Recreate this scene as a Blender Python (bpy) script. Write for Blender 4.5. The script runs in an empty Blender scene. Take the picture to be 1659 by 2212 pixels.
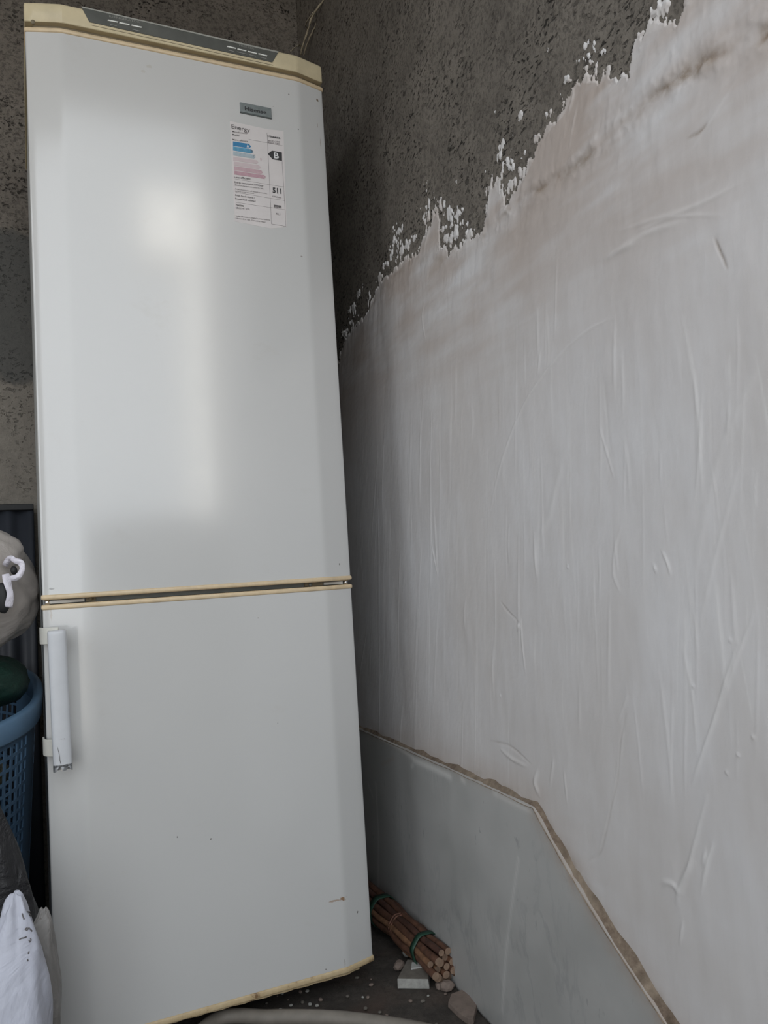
import bpy, bmesh, math, random
import numpy as np
from mathutils import Vector, Matrix

random.seed(7)
RNG = np.random.default_rng(11)
SC = bpy.context.scene
COL = SC.collection

# ------------------------------------------------------------------ camera
FPX = 1711.0
CAM = np.array([-0.0203, -1.5487, 0.8431])
PITCH, ROLL, YAW = 0.0729, 0.0622, -0.4239
def _r():
    c, s = math.cos, math.sin
    Rx = np.array([[1,0,0],[0,c(PITCH),-s(PITCH)],[0,s(PITCH),c(PITCH)]])
    Ry = np.array([[c(ROLL),0,s(ROLL)],[0,1,0],[-s(ROLL),0,c(ROLL)]])
    Rz = np.array([[c(YAW),-s(YAW),0],[s(YAW),c(YAW),0],[0,0,1]])
    return Rz @ Rx @ Ry
ROT = _r()
cd = bpy.data.cameras.new('camera'); cam = bpy.data.objects.new('camera', cd); COL.objects.link(cam)
cd.sensor_fit = 'VERTICAL'; cd.sensor_height = 32.0; cd.lens = FPX/2212*32.0
cd.clip_start = 0.02
right, fwd, up = ROT[:,0], ROT[:,1], ROT[:,2]
m = Matrix.Identity(4)
for i in range(3):
    m[i][0], m[i][1], m[i][2], m[i][3] = right[i], up[i], -fwd[i], CAM[i]
cam.matrix_world = m
SC.camera = cam

# ------------------------------------------------------------------ daylight
W = bpy.data.worlds.new('overcast_sky'); SC.world = W; W.use_nodes = True
bg = W.node_tree.nodes['Background']
bg.inputs['Color'].default_value = (0.90, 0.95, 1.0, 1); bg.inputs['Strength'].default_value = 1.0
def portal(name, loc, rot, sx, sy):
    l = bpy.data.lights.new(name, 'AREA'); l.shape = 'RECTANGLE'; l.size = sx; l.size_y = sy
    l.cycles.is_portal = True
    o = bpy.data.objects.new(name, l); o.location = loc; o.rotation_euler = rot; COL.objects.link(o)
# openings of the room: (x0,x1,z0,z1) in the front wall, (y0,y1,z0,z1) in the right wall
FRONT_Y, LEFT_X, CEIL = -1.50, -1.55, 3.0
RIGHT_END = -3.0
OPEN_FRONT = [(-1.15, 0.46, 0.0, 2.70), (0.46, 0.668, 1.02, 2.70)]  # raised sill on the right part added to darken the refrigerator's lower right
OPEN_RIGHT = []
OPEN_LEFT = [(-1.42, -0.25, 0.75, 2.45)]  # unseen window added to light the right wall from the left
for (a, b, c, d) in OPEN_LEFT:
    portal('left_portal', (LEFT_X-0.16, (a+b)/2, (c+d)/2), (math.radians(90), 0, math.radians(-90)), b-a, d-c)
for k, (a, b, c, d) in enumerate(OPEN_FRONT):
    portal('front_portal', ((a+b)/2, FRONT_Y-0.11, (c+d)/2), (math.radians(90), 0, 0), b-a, d-c)
sl = bpy.data.lights.new('sun', 'SUN'); sl.energy = 15.0; sl.angle = math.radians(1.5); sl.color = (1.0, .97, .93)
so = bpy.data.objects.new('sun', sl); COL.objects.link(so); so.location = (0, 4, 6); so.rotation_euler = (math.radians(-32), 0, 0)   # added to light the unseen pillar from behind the house; reaches only the yard
SC.view_settings.view_transform = 'Standard'; SC.view_settings.look = 'None'
SC.view_settings.gamma = 1.0; SC.view_settings.use_curve_mapping = False
SC.view_settings.exposure = 1.31
SC.cycles.max_bounces = 10; SC.cycles.diffuse_bounces = 6

# ------------------------------------------------------------------ geometry of the photograph
def ray(u, v): return ROT @ np.array([(u-829.5)/FPX, 1.0, -(v-1106.0)/FPX])
def at(u, v, axis, val):
    d = ray(u, v); t = (val-CAM[axis])/d[axis]; return CAM + t*d
WS = 0.053; W0 = 0.7544                     # right wall: x = W0 + WS*y
def at_wall(u, v):
    d = ray(u, v); t = (W0 + WS*CAM[1] - CAM[0])/(d[0]-WS*d[1]); q = CAM + t*d
    return q[1], q[2]

# ------------------------------------------------------------------ helpers
def lin(*c):
    return tuple(((x/255)/12.92 if x/255 <= 0.04045 else (((x/255)+0.055)/1.055)**2.4) for x in c)
def link(name, me, mat=None, parent=None):
    o = bpy.data.objects.new(name, me); COL.objects.link(o)
    if mat is not None: me.materials.append(mat)
    if parent is not None: o.parent = parent
    return o
def tag(o, label=None, cat=None, group=None, kind=None):
    if label: o['label'] = label
    if cat: o['category'] = cat
    if group: o['group'] = group
    if kind: o['kind'] = kind
    return o
def empty(name, loc, label, cat, group=None, rz=0):
    o = bpy.data.objects.new(name, None); o.empty_display_size = 0.05; o.location = loc; o.rotation_euler = (0,0,rz)
    COL.objects.link(o); return tag(o, label, cat, group)
def pyd(name, vs, fs, mat, parent=None, smooth=False, off=None):
    """mesh from world coordinates; parent empties sit at loc without rotation"""
    me = bpy.data.meshes.new(name)
    if parent is not None:
        L = parent.location
        if parent.parent is not None: L = L + parent.parent.location
        vs = [(x-L[0], y-L[1], z-L[2]) for x, y, z in vs]
    me.from_pydata([tuple(map(float, p)) for p in vs], [], fs)
    bm = bmesh.new(); bm.from_mesh(me); bmesh.ops.recalc_face_normals(bm, faces=bm.faces); bm.to_mesh(me); bm.free()
    if smooth: me.polygons.foreach_set('use_smooth', [True]*len(me.polygons))
    me.update()
    return link(name, me, mat, parent)
def box_geo(x0, x1, y0, y1, z0, z1):
    v = [(x0,y0,z0),(x1,y0,z0),(x1,y1,z0),(x0,y1,z0),(x0,y0,z1),(x1,y0,z1),(x1,y1,z1),(x0,y1,z1)]
    f = [(0,3,2,1),(4,5,6,7),(0,1,5,4),(1,2,6,5),(2,3,7,6),(3,0,4,7)]
    return v, f
def bevel(o, w, seg=2, ang=30):
    md = o.modifiers.new('bevel', 'BEVEL'); md.width = w; md.segments = seg; md.limit_method = 'ANGLE'; md.angle_limit = math.radians(ang)
    for p in o.data.polygons: p.use_smooth = True
    wn = o.modifiers.new('wn', 'WEIGHTED_NORMAL'); wn.keep_sharp = True
    return o
def box(name, x0, x1, y0, y1, z0, z1, mat, parent=None, bv=0, seg=2):
    v, f = box_geo(x0,x1,y0,y1,z0,z1); o = pyd(name, v, f, mat, parent)
    if bv: bevel(o, bv, seg)
    return o
def tube(name, pts, r, mat, parent=None, n=10, cap=True, rfun=None):
    pts = [np.array(p, float) for p in pts]; vs = []; fs = []
    prev = None
    for i, p in enumerate(pts):
        t = pts[min(i+1, len(pts)-1)] - pts[max(i-1, 0)]; t /= np.linalg.norm(t)+1e-9
        a = np.array([0,0,1.0]) if prev is None else prev
        if abs(a @ t) > .98: a = np.array([1.0,0,0])
        nrm = a - (a@t)*t; nrm /= np.linalg.norm(nrm); prev = nrm; b = np.cross(t, nrm)
        rr = r if rfun is None else r*rfun(i/(len(pts)-1))
        for k in range(n):
            th = 2*math.pi*k/n; vs.append(tuple(p + rr*(math.cos(th)*nrm + math.sin(th)*b)))
    for i in range(len(pts)-1):
        for k in range(n):
            fs.append((i*n+k, i*n+(k+1)%n, (i+1)*n+(k+1)%n, (i+1)*n+k))
    if cap:
        fs.append(tuple(range(n-1, -1, -1))); fs.append(tuple((len(pts)-1)*n+k for k in range(n)))
    return pyd(name, vs, fs, mat, parent, smooth=True)
def spline(pts, n=8):
    P = [np.array(p, float) for p in pts]; P = [2*P[0]-P[1]] + P + [2*P[-1]-P[-2]]; out = []
    for i in range(1, len(P)-2):
        for k in range(n):
            t = k/n
            out.append(0.5*((2*P[i]) + (-P[i-1]+P[i+1])*t + (2*P[i-1]-5*P[i]+4*P[i+1]-P[i+2])*t*t + (-P[i-1]+3*P[i]-3*P[i+1]+P[i+2])*t**3))
    out.append(P[-2]); return out
def prism(name, prof, zs, mat, parent=None, smooth=True):
    """prof(inset) -> list of (x,y); zs = [(z, inset), ...]; end caps have their own vertices"""
    vs = []; fs = []; n = len(prof(0))
    for z, ins in zs:
        vs += [(x, y, z) for x, y in prof(ins)]
    for i in range(len(zs)-1):
        for k in range(n):
            fs.append((i*n+k, i*n+(k+1)%n, (i+1)*n+(k+1)%n, (i+1)*n+k))
    b = len(vs); vs += [(x, y, zs[0][0]) for x, y in prof(zs[0][1])]; fs.append(tuple(range(b+n-1, b-1, -1)))
    b = len(vs); vs += [(x, y, zs[-1][0]) for x, y in prof(zs[-1][1])]; fs.append(tuple(range(b, b+n)))
    o = pyd(name, vs, fs, mat, parent)
    if smooth:
        for p in o.data.polygons: p.use_smooth = len(p.vertices) == 4
        try: o.data.set_sharp_from_angle(angle=math.radians(50))
        except Exception: pass
    return o

# smooth value noise on arrays
def vnoise(x, y, seed):
    r = np.random.default_rng(seed).random((256, 256))
    xi = np.floor(x).astype(int); yi = np.floor(y).astype(int); fx = x-xi; fy = y-yi
    fx = fx*fx*(3-2*fx); fy = fy*fy*(3-2*fy); xi &= 255; yi &= 255; x1 = (xi+1) & 255; y1 = (yi+1) & 255
    return (r[xi,yi]*(1-fx)+r[x1,yi]*fx)*(1-fy) + (r[xi,y1]*(1-fx)+r[x1,y1]*fx)*fy
def fbm(x, y, seed, oct=4, gain=.5):
    s = 0; a = 1; t = 0
    for k in range(oct):
        s = s + a*(vnoise(x*2**k+17.3*k, y*2**k+5.1*k, seed+k)-.5); t += a; a *= gain
    return s/t*2
def seg_dist(Y, Z, pts):
    """distance to a polyline and arc parameter 0..1"""
    best = np.full(Y.shape, 1e9); par = np.zeros(Y.shape); n = len(pts)-1
    for i in range(n):
        (a, b), (c, d) = pts[i], pts[i+1]; ux, uy = c-a, d-b; L = ux*ux+uy*uy+1e-12
        t = np.clip(((Y-a)*ux+(Z-b)*uy)/L, 0, 1); q = (Y-a-t*ux)**2 + (Z-b-t*uy)**2
        mk = q < best; best = np.where(mk, q, best); par = np.where(mk, (i+t)/n, par)
    return np.sqrt(best), par
def inside(Y, Z, poly):
    c = np.zeros(Y.shape, bool); n = len(poly)
    for i in range(n):
        (a, b), (p, q) = poly[i], poly[(i+1) % n]
        if b == q: continue
        c ^= ((b > Z) != (q > Z)) & (Y < (p-a)*(Z-b)/(q-b)+a)
    return c

# ------------------------------------------------------------------ materials
class N:
    def __init__(s, name):
        s.m = bpy.data.materials.new(name); s.m.use_nodes = True; s.t = s.m.node_tree
        s.b = s.t.nodes['Principled BSDF']; s.tc = s.t.nodes.new('ShaderNodeTexCoord')
    def n(s, typ, **kw):
        x = s.t.nodes.new(typ)
        for k, v in kw.items():
            if k.startswith('_'): setattr(x, k[1:], v)
            else: x.inputs[k.replace('__', ' ')].default_value = v
        return x
    def l(s, a, b): s.t.links.new(a, b)
    def map(s, scale=(1,1,1), src='Object'):
        mp = s.n('ShaderNodeMapping'); mp.inputs['Scale'].default_value = scale; s.l(s.tc.outputs[src], mp.inputs['Vector']); return mp.outputs[0]
    def noise(s, scale, detail=4, rough=.5, vec=None, dist=0):
        x = s.n('ShaderNodeTexNoise', Scale=scale, Detail=detail, Roughness=rough, Distortion=dist)
        s.l(vec or s.tc.outputs['Object'], x.inputs['Vector']); return x.outputs['Fac']
    def ramp(s, fac, stops, interp='LINEAR'):
        r = s.n('ShaderNodeValToRGB'); e = r.color_ramp.elements; r.color_ramp.interpolation = interp
        while len(e) < len(stops): e.new(.5)
        for i, (p, c) in enumerate(stops):
            e[i].position = p; c = (c, c, c) if isinstance(c, (int, float)) else c; e[i].color = (*c[:3], 1)
        s.l(fac, r.inputs[0]); return r.outputs[0]
    def mix(s, fac, a, b, typ='MIX'):
        x = s.n('ShaderNodeMix', _data_type='RGBA', _blend_type=typ)
        for sock, v in ((x.inputs[0], fac), (x.inputs[6], a), (x.inputs[7], b)):
            if isinstance(v, (int, float)): sock.default_value = v
            elif isinstance(v, tuple): sock.default_value = (*v[:3], 1)
            else: s.l(v, sock)
        return x.outputs[2]
    def math(s, op, a, b=0.0):
        x = s.n('ShaderNodeMath', _operation=op)
        for i, v in enumerate((a, b)):
            if isinstance(v, (int, float)): x.inputs[i].default_value = v
            else: s.l(v, x.inputs[i])
        return x.outputs[0]
    def base(s, c):
        if isinstance(c, tuple): s.b.inputs['Base Color'].default_value = (*c[:3], 1)
        else: s.l(c, s.b.inputs['Base Color'])
    def rough(s, r):
        if isinstance(r, (int, float)): s.b.inputs['Roughness'].default_value = r
        else: s.l(r, s.b.inputs['Roughness'])
    def bump(s, h, strength=.3, dist=.002, prev=None):
        x = s.n('ShaderNodeBump', Strength=strength, Distance=dist); s.l(h, x.inputs['Height'])
        if prev is not None: s.l(prev, x.inputs['Normal'])
        s.l(x.outputs[0], s.b.inputs['Normal']); return x.outputs[0]
    def attr(s, name):
        a = s.n('ShaderNodeAttribute'); a.attribute_name = name; return a.outputs['Fac']
def plain(name, col, rough=.5, metal=0, nz=.12, scale=40, spec=.5, bump=0):
    k = N(name); a = tuple(x*(1-nz) for x in col); b = tuple(min(1, x*(1+nz)) for x in col)
    f = k.noise(scale, 5, .6); k.base(k.ramp(f, [(.3, a), (.7, b)])); k.rough(rough); k.b.inputs['Metallic'].default_value = metal
    k.b.inputs['Specular IOR Level'].default_value = spec
    if bump: k.bump(f, bump, .002)
    return k.m

def concrete_mat(name, dark, light, seed=0, pits=True, rough=.9, back=False):
    k = N(name); v = k.map((1,1,1))
    big = k.noise(2.3, 5, .6, v); med = k.noise(14, 6, .65, v); fine = k.noise(120, 5, .7, v)
    c = k.ramp(big, [(.3, dark), (.7, light)])
    c = k.mix(k.ramp(med, [(.35, 0.0), (.7, .55)]), c, tuple(min(1, x*1.35) for x in light))
    c = k.mix(k.ramp(fine, [(.38, .55), (.52, 0.0)]), c, tuple(x*.35 for x in dark))
    nrm = k.bump(fine, .9, .003)
    if pits:
        vv = k.map((1, .72, 1.35))
        pit = k.noise(105, 3, .55, vv, .3); pm = k.ramp(pit, [(.35, 1.0), (.42, 0.0)])
        pm2 = k.math('MULTIPLY', pm, k.ramp(k.noise(9, 3, .5, v), [(.4, .15), (.62, 1.0)]))
        c = k.mix(pm2, c, tuple(x*.25 for x in dark))
        inv = k.math('SUBTRACT', 1.0, pm2); nrm = k.bump(inv, .9, .004, nrm)
    if back:                                     # a smoother grey cement patch, pale rough coat under it
        sep = k.n('ShaderNodeSeparateXYZ'); k.l(v, sep.inputs[0]); wob = k.math('MULTIPLY', k.math('SUBTRACT', k.noise(6, 5, .6, v), .5), .12)
        z = k.math('ADD', sep.outputs[2], wob)
        patch = k.ramp(k.math('DIVIDE', z, 3.0), [(.4667, 0.0), (.470, 1.0), (.592, 1.0), (.598, 0.0)])
        c = k.mix(k.math('MULTIPLY', patch, .85), c, (.105,.105,.100))
        low = k.ramp(k.math('DIVIDE', z, 3.0), [(.464, 1.0), (.468, 0.0)])
        c = k.mix(k.math('MULTIPLY', low, k.ramp(med, [(.3, .35), (.6, .9)])), c, (.27,.245,.21))
    k.bump(med, .5, .01, nrm)
    k.base(c); k.rough(rough); k.b.inputs['Specular IOR Level'].default_value = .25
    return k.m
M = {}
M['concrete'] = concrete_mat('bare_concrete', (.115,.103,.089), (.190,.171,.147))
M['concrete_back'] = concrete_mat('dusty_concrete', (.125,.112,.098), (.205,.183,.157), back=True)
M['render_room'] = plain('old_room_render', (.40,.36,.31), .9, 0, .2, 3)
M['soot'] = plain('sooty_ceiling', (.30,.285,.26), .95, 0, .3, 3)

k = N('white_plaster')                       # hand-trowelled gypsum
v = k.map()
n1 = k.noise(3.2, 5, .6, v); n2 = k.noise(60, 5, .65, v); brush = k.noise(30, 5, .6, k.map((1, 1.3, .24)))
c = k.ramp(n1, [(.3, (.53,.51,.505)), (.68, (.61,.603,.612))])
c = k.mix(k.ramp(brush, [(.35, .17), (.62, 0.0)]), c, (.42,.385,.36))
big = k.noise(1.3, 4, .6, v, .8); c = k.mix(k.ramp(big, [(.45, .0), (.7, .45)]), c, (.46,.425,.395))
c = k.mix(k.math('MULTIPLY', k.attr('tint'), k.ramp(n1, [(.2, .6), (.8, 1.0)])), c, (.40,.335,.295))
c = k.mix(k.math('MULTIPLY', k.attr('fresh'), k.ramp(n2, [(.3, .4), (.7, 1.0)])), c, (.68,.67,.66))
c = k.mix(k.math('MULTIPLY', k.attr('dirt'), k.ramp(n2, [(.35, .35), (.62, 1.0)])), c, (.20,.145,.095))
k.base(c); k.rough(k.ramp(brush, [(.3, .62), (.7, .48)])); k.b.inputs['Specular IOR Level'].default_value = .35
b1 = k.bump(brush, .3, .002); k.bump(n2, .25, .0012, b1)
M['plaster'] = k.m

k = N('grey_marble')
v = k.map()
cloud = k.noise(5, 6, .6, v); warp = k.noise(5, 6, .6, k.map((1, 1.9, .9)), .3)
vein = k.ramp(warp, [(.47, 0.0), (.5, 1.0), (.53, 0.0)])
veinm = k.math('MULTIPLY', vein, k.ramp(k.noise(4, 3, .5, v), [(.45, 0.0), (.7, .30)]))
c = k.ramp(cloud, [(.3, (.31,.31,.30)), (.7, (.415,.41,.40))])
c = k.mix(veinm, c, (.12,.13,.14))
fl = k.ramp(k.noise(38, 3, .5, k.map((1, 2.2, .9))), [(.27, .8), (.33, 0.0)])
c = k.mix(k.math('MULTIPLY', fl, k.ramp(cloud, [(.45, 0.0), (.65, 1.0)])), c, (.11,.12,.12))
c = k.mix(k.attr('fresh'), c, (.62,.62,.60))
c = k.mix(k.math('MULTIPLY', k.attr('dirt'), k.ramp(k.noise(60, 4, .6, v), [(.3, .3), (.7, 1.0)])), c, (.33,.26,.21))
k.base(c); k.rough(k.ramp(k.noise(20, 4, .6, v), [(.3, .34), (.7, .5)]))
M['marble'] = k.m

k = N('ledge_dust')
v = k.map(); n1 = k.noise(55, 6, .7, v); n2 = k.noise(10, 4, .6, v)
c = k.ramp(n1, [(.3, (.08,.058,.04)), (.5, (.15,.11,.08)), (.72, (.27,.215,.16))])
c = k.mix(k.ramp(n2, [(.45, 0.0), (.7, .6)]), c, (.34,.28,.21))
k.base(c); k.rough(.95); k.bump(n1, .6, .003); M['dust'] = k.m

def fridge_paint(name, spots):
    """glossy enamel, faint yellowing, small chips at known places (x, z, rx, rz, colour, strength)"""
    k = N(name); v = k.tc.outputs['Object']
    n1 = k.noise(1.6, 3, .5, v); n2 = k.noise(260, 2, .5, v); n3 = k.noise(30, 5, .65, v)
    c = k.ramp(n1, [(.3, (.545,.545,.536)), (.7, (.578,.576,.566))])
    sm = k.ramp(k.noise(7, 6, .7, k.map((1, 1, 1.6))), [(.62, 0.0), (.74, .14)])
    c = k.mix(sm, c, (.42,.38,.32))
    sep = k.n('ShaderNodeSeparateXYZ'); k.l(v, sep.inputs[0])
    for (x, z, rx, rz, col, st) in spots:
        dx = k.math('DIVIDE', k.math('SUBTRACT', sep.outputs[0], float(x)), float(rx))
        dz = k.math('DIVIDE', k.math('SUBTRACT', sep.outputs[2], float(z)), float(rz))
        d = k.math('ADD', k.math('MULTIPLY', dx, dx), k.math('MULTIPLY', dz, dz))
        d = k.math('ADD', k.math('SQRT', d), k.math('MULTIPLY', k.math('SUBTRACT', k.noise(170, 3, .6, v), .5), 2.6))
        mk = k.ramp(d, [(.55, st), (1.0, 0.0)]); c = k.mix(mk, c, col)
    k.base(c); k.rough(k.ramp(n3, [(.3, .12), (.7, .16)]))
    k.b.inputs['Specular IOR Level'].default_value = .8
    k.bump(n2, .06, .0006)
    return k.m
M['cream'] = plain('yellowed_cream_plastic', (.58,.50,.33), .38, 0, .1, 25)
M['trim'] = plain('yellowed_trim_plastic', (.62,.49,.32), .34, 0, .1, 60)
M['recess'] = plain('brown_plastic_and_shade', (.21,.175,.115), .6, 0, .15, 40)  # brown also stands in for shade in the gap under the top panel
k = N('cream_bottom_trim'); n1 = k.noise(45, 5, .7); c = k.ramp(n1, [(.3, (.20,.12,.06)), (.42, (.50,.38,.22)), (.7, (.60,.48,.30))]); k.base(c); k.rough(.5); M['trim_dirty'] = k.m
M['control'] = plain('smoked_control_strip', (.085,.088,.080), .30, 0, .25, 18)
M['indicator'] = plain('white_indicator', (.75,.76,.72), .4, 0, .03)
M['strip_edge'] = plain('pale_clear_edge', (.32,.32,.29), .35, 0, .1)
M['strip_text'] = plain('faded_grey_print', (.26,.26,.24), .5, 0, .2, 200)
M['cabinet'] = plain('white_cabinet_steel', (.55,.56,.55), .4, 0, .05)
M['crossbar'] = plain('grey_painted_crossbar', (.20,.215,.205), .45, 0, .12, 30)
M['white_plastic'] = plain('aged_white_plastic', (.60,.60,.58), .4, 0, .05)
M['handle'] = plain('white_handle_plastic', (.54,.555,.58), .30, 0, .03)
M['bracket'] = plain('yellowish_white_bracket', (.56,.55,.50), .38, 0, .06)
M['chrome'] = plain('chrome_pin', (.7,.7,.7), .18, 1.0, .05)
M['black'] = plain('black_rubber_and_shade', (.012,.012,.013), .6)  # also colours the stand-in shade inside the carrier bag
M['badge'] = plain('dull_silver_badge', (.20,.225,.225), .38, .35, .15, 90)
M['badge_edge'] = plain('badge_dark_edge', (.10,.115,.115), .4, .3)
M['ink'] = plain('black_ink', (.035,.034,.036), .6)
M['ink_soft'] = plain('faded_ink', (.22,.20,.20), .7, 0, .3, 150)
M['ink_mid'] = plain('grey_ink', (.12,.11,.11), .7, 0, .3, 150)
M['paper'] = plain('sticker_paper', (.635,.60,.59), .55, 0, .04, 20)
M['blue_a'] = plain('print_blue_dark', (.03,.19,.38), .5)
M['blue_b'] = plain('print_blue', (.09,.29,.45), .5, 0, .2, 120)
M['blue_c'] = plain('print_blue_faded', (.36,.43,.47), .55, 0, .15, 120)
M['pink_a'] = plain('print_pink_faint', (.56,.47,.48), .55, 0, .04, 90)
M['pink_b'] = plain('print_pink', (.50,.35,.38), .55, 0, .08, 90)
M['pink_c'] = plain('print_pink_strong', (.46,.29,.33), .55, 0, .12, 90)
M['paper_white'] = plain('print_white', (.70,.70,.70), .5, 0, .02)

# ------------------------------------------------------------------ room shell
BACK_Y = 0.68
def struct(name, vs, fs, mat, parent=None):
    o = pyd(name, vs, fs, mat, parent)
    if parent is None: o['kind'] = 'structure'
    return o
def wall_with_holes(name, mapf, a0, a1, z0, z1, holes, t, mat):
    """mapf(a, d, z) -> xyz, d = depth outwards; rectangular holes"""
    A = sorted({a0, a1, *[h[0] for h in holes], *[h[1] for h in holes]}); Z = sorted({z0, z1, *[h[2] for h in holes], *[h[3] for h in holes]})
    bm = bmesh.new(); cache = {}
    def V(a, d, z):
        key = (round(a, 5), d, round(z, 5))
        if key not in cache: cache[key] = bm.verts.new(mapf(a, d, z))
        return cache[key]
    def hole(i, j):
        ca, cz = (A[i]+A[i+1])/2, (Z[j]+Z[j+1])/2
        return any(h[0] < ca < h[1] and h[2] < cz < h[3] for h in holes)
    solid = {(i, j) for i in range(len(A)-1) for j in range(len(Z)-1) if not hole(i, j)}
    for (i, j) in solid:
        a, b, c, d = A[i], A[i+1], Z[j], Z[j+1]
        for dd in (0, t): bm.faces.new([V(a,dd,c), V(b,dd,c), V(b,dd,d), V(a,dd,d)])
        for (ni, nj, e) in ((i-1,j,((a,c),(a,d))), (i+1,j,((b,c),(b,d))), (i,j-1,((a,c),(b,c))), (i,j+1,((a,d),(b,d)))):
            if (ni, nj) not in solid:
                (p, q), (r, s) = e; bm.faces.new([V(p,0,q), V(r,0,s), V(r,t,s), V(p,t,q)])
    bmesh.ops.recalc_face_normals(bm, faces=bm.faces)
    me = bpy.data.meshes.new(name); bm.to_mesh(me); bm.free(); o = link(name, me, mat); o['kind'] = 'structure'; return o
FY = FRONT_Y
# floor: grid with dusty relief where the photo looks at it
def grid_obj(name, P, nu, nv, mat, parent=None, keep=None, smooth=True, attrs=None):
    idx = np.arange(nu*nv).reshape(nu, nv)
    q = np.stack([idx[:-1,:-1], idx[1:,:-1], idx[1:,1:], idx[:-1,1:]], -1).reshape(-1, 4)
    if keep is not None:
        kk = keep.reshape(-1); q = q[kk[q].any(1)]
        used = np.unique(q); rem = -np.ones(nu*nv, int); rem[used] = np.arange(len(used)); q = rem[q]; P = P[used]
        if attrs: attrs = {k2: a.reshape(-1)[used] for k2, a in attrs.items()}
    me = bpy.data.meshes.new(name); me.vertices.add(len(P)); me.vertices.foreach_set('co', P.astype(np.float32).ravel())
    me.loops.add(len(q)*4); me.loops.foreach_set('vertex_index', q.astype(np.int32).ravel())
    me.polygons.add(len(q)); me.polygons.foreach_set('loop_start', np.arange(0, len(q)*4, 4, dtype=np.int32)); me.polygons.foreach_set('loop_total', np.full(len(q), 4, np.int32))
    me.update(calc_edges=True); me.validate()
    if smooth: me.polygons.foreach_set('use_smooth', np.ones(len(me.polygons), bool))
    if attrs:
        for k2, a in attrs.items():
            at_ = me.attributes.new(k2, 'FLOAT', 'POINT'); at_.data.foreach_set('value', a.astype(np.float32).ravel())
    return link(name, me, mat, parent)

k = N('dirty_earth_floor'); v = k.map()
n1 = k.noise(9, 6, .65, v); n2 = k.noise(55, 6, .7, v); n3 = k.noise(160, 3, .6, v)
c = k.ramp(n1, [(.3, (.036,.030,.026)), (.7, (.085,.073,.062))])
c = k.mix(k.ramp(n2, [(.4, .7), (.56, 0.0)]), c, (.035,.029,.025))
c = k.mix(k.ramp(n3, [(.70, 0.0), (.76, .5)]), c, (.20,.185,.165))
c = k.mix(k.ramp(k.noise(6, 3, .5, v), [(.52, 0.0), (.66, .45)]), c, (.085,.052,.038))
k.base(c); k.rough(.95); b = k.bump(n1, .5, .01); k.bump(n2, .8, .004, b); M['floor'] = k.m
gx = np.linspace(-0.6, 0.9, 300); gy = np.linspace(-0.9, 0.68, 316)
X, Y = np.meshgrid(gx, gy, indexing='ij')
H = -0.0005 + np.minimum(0, .004*fbm(X*18, Y*18, 3, 5) - .001) + .0012*np.clip(fbm(X*70, Y*70, 9, 3), -1, .2)
edge = np.minimum.reduce([X+.6, .9-X, Y+.9, .68-Y]); H = np.where(edge < .002, 0, H)
fl = grid_obj('floor', np.stack([X, Y, H], -1).reshape(-1, 3), 300, 316, M['floor']); fl['kind'] = 'structure'
# rest of the floor, same level, around the detailed patch
def quadlist(rects, z):
    vs, fs = [], []
    for (a, b, c, d) in rects:
        n = len(vs); vs += [(a,c,z),(b,c,z),(b,d,z),(a,d,z)]; fs.append((n, n+1, n+2, n+3))
    return vs, fs
vs, fs = quadlist([(LEFT_X-.2, -.6, -.9, BACK_Y+.1), (.9, 1.1, -.9, BACK_Y+.1), (-.6, .9, .68, BACK_Y+.1)], 0)
n = len(vs); vs += [(-.25,-.9,0),(1.1,-.9,0),(1.1,-1.95,0),(.23,-1.95,0)]; fs.append((n,n+1,n+2,n+3))
pyd('outer_floor', vs, fs, M['floor'], fl)
M['yard'] = plain('worn_earth_yard', (.085,.076,.064), .85, 0, .2, 2)
yd = struct('yard_ground', [(-14,-16,-.012),(14,-16,-.012),(14,-.9,-.012),(-14,-.9,-.012)], [(0,1,2,3)], M['yard'])
M['porch'] = plain('porch_screed', (.12,.11,.098), .8, 0, .12, 3)
v_, f_ = [(-3.2,-.9,-.009),(-.26,-.9,-.009),(1.30,-4.4,-.009),(-3.2,-4.4,-.009)], [(0,1,2,3)]; struct('added_porch_floor', v_, f_, M['porch'])  # unseen floor added for its reflection and uplight on the doors
M['shade_wall'] = plain('shade_wall_grey', (.10,.092,.082), .9, 0, .2, 4)
pp = empty('added_shade_wall', (1.5, -2.70, -.012), 'low grey wall added unseen outside to darken the lower doors', 'low wall')  # added out of view to block light from the lower doors
box('wall_body', .22, 2.6, -2.80, -2.63, -.012, 1.10, M['shade_wall'], pp, .006); box('coping', .20, 2.62, -2.82, -2.61, 1.10, 1.14, M['shade_wall'], pp, .006)
M['pillar_white'] = plain('added_pillar_white', (.80,.79,.75), .8, 0, .06, 5)
gp = empty('added_pillar', (1.0, -3.1, -.012), 'unseen white pillar with a stub, added for the streak reflected in the door', 'pillar')  # added out of view; its sunlit face makes the streak on the door
box('pillar_shaft', .85, .955, -3.2, -3.02, -.012, 2.72, M['pillar_white'], gp, .008); box('pillar_stub', .62, .975, -3.22, -3.0, 2.72, 3.14, M['pillar_white'], gp, .008)
M['drum'] = plain('shade_drum_dark', (.035,.036,.040), .5)
dr = empty('added_shade_drum', (.52, -2.10, -.012), 'unseen dark drum added outside the doorway to shade the lower right', 'drum')  # added out of view to block light from the lower right
def lathe(name, cx, cy, prof, mat, parent, n=40):
    vs = [(cx+r*math.cos(2*math.pi*k/n), cy+r*math.sin(2*math.pi*k/n), z) for r, z in prof for k in range(n)]
    fs = [(i*n+k, i*n+(k+1)%n, (i+1)*n+(k+1)%n, (i+1)*n+k) for i in range(len(prof)-1) for k in range(n)] + [tuple(range(n-1,-1,-1)), tuple((len(prof)-1)*n+k for k in range(n))]
    return pyd(name, vs, fs, mat, parent, True)
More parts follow.
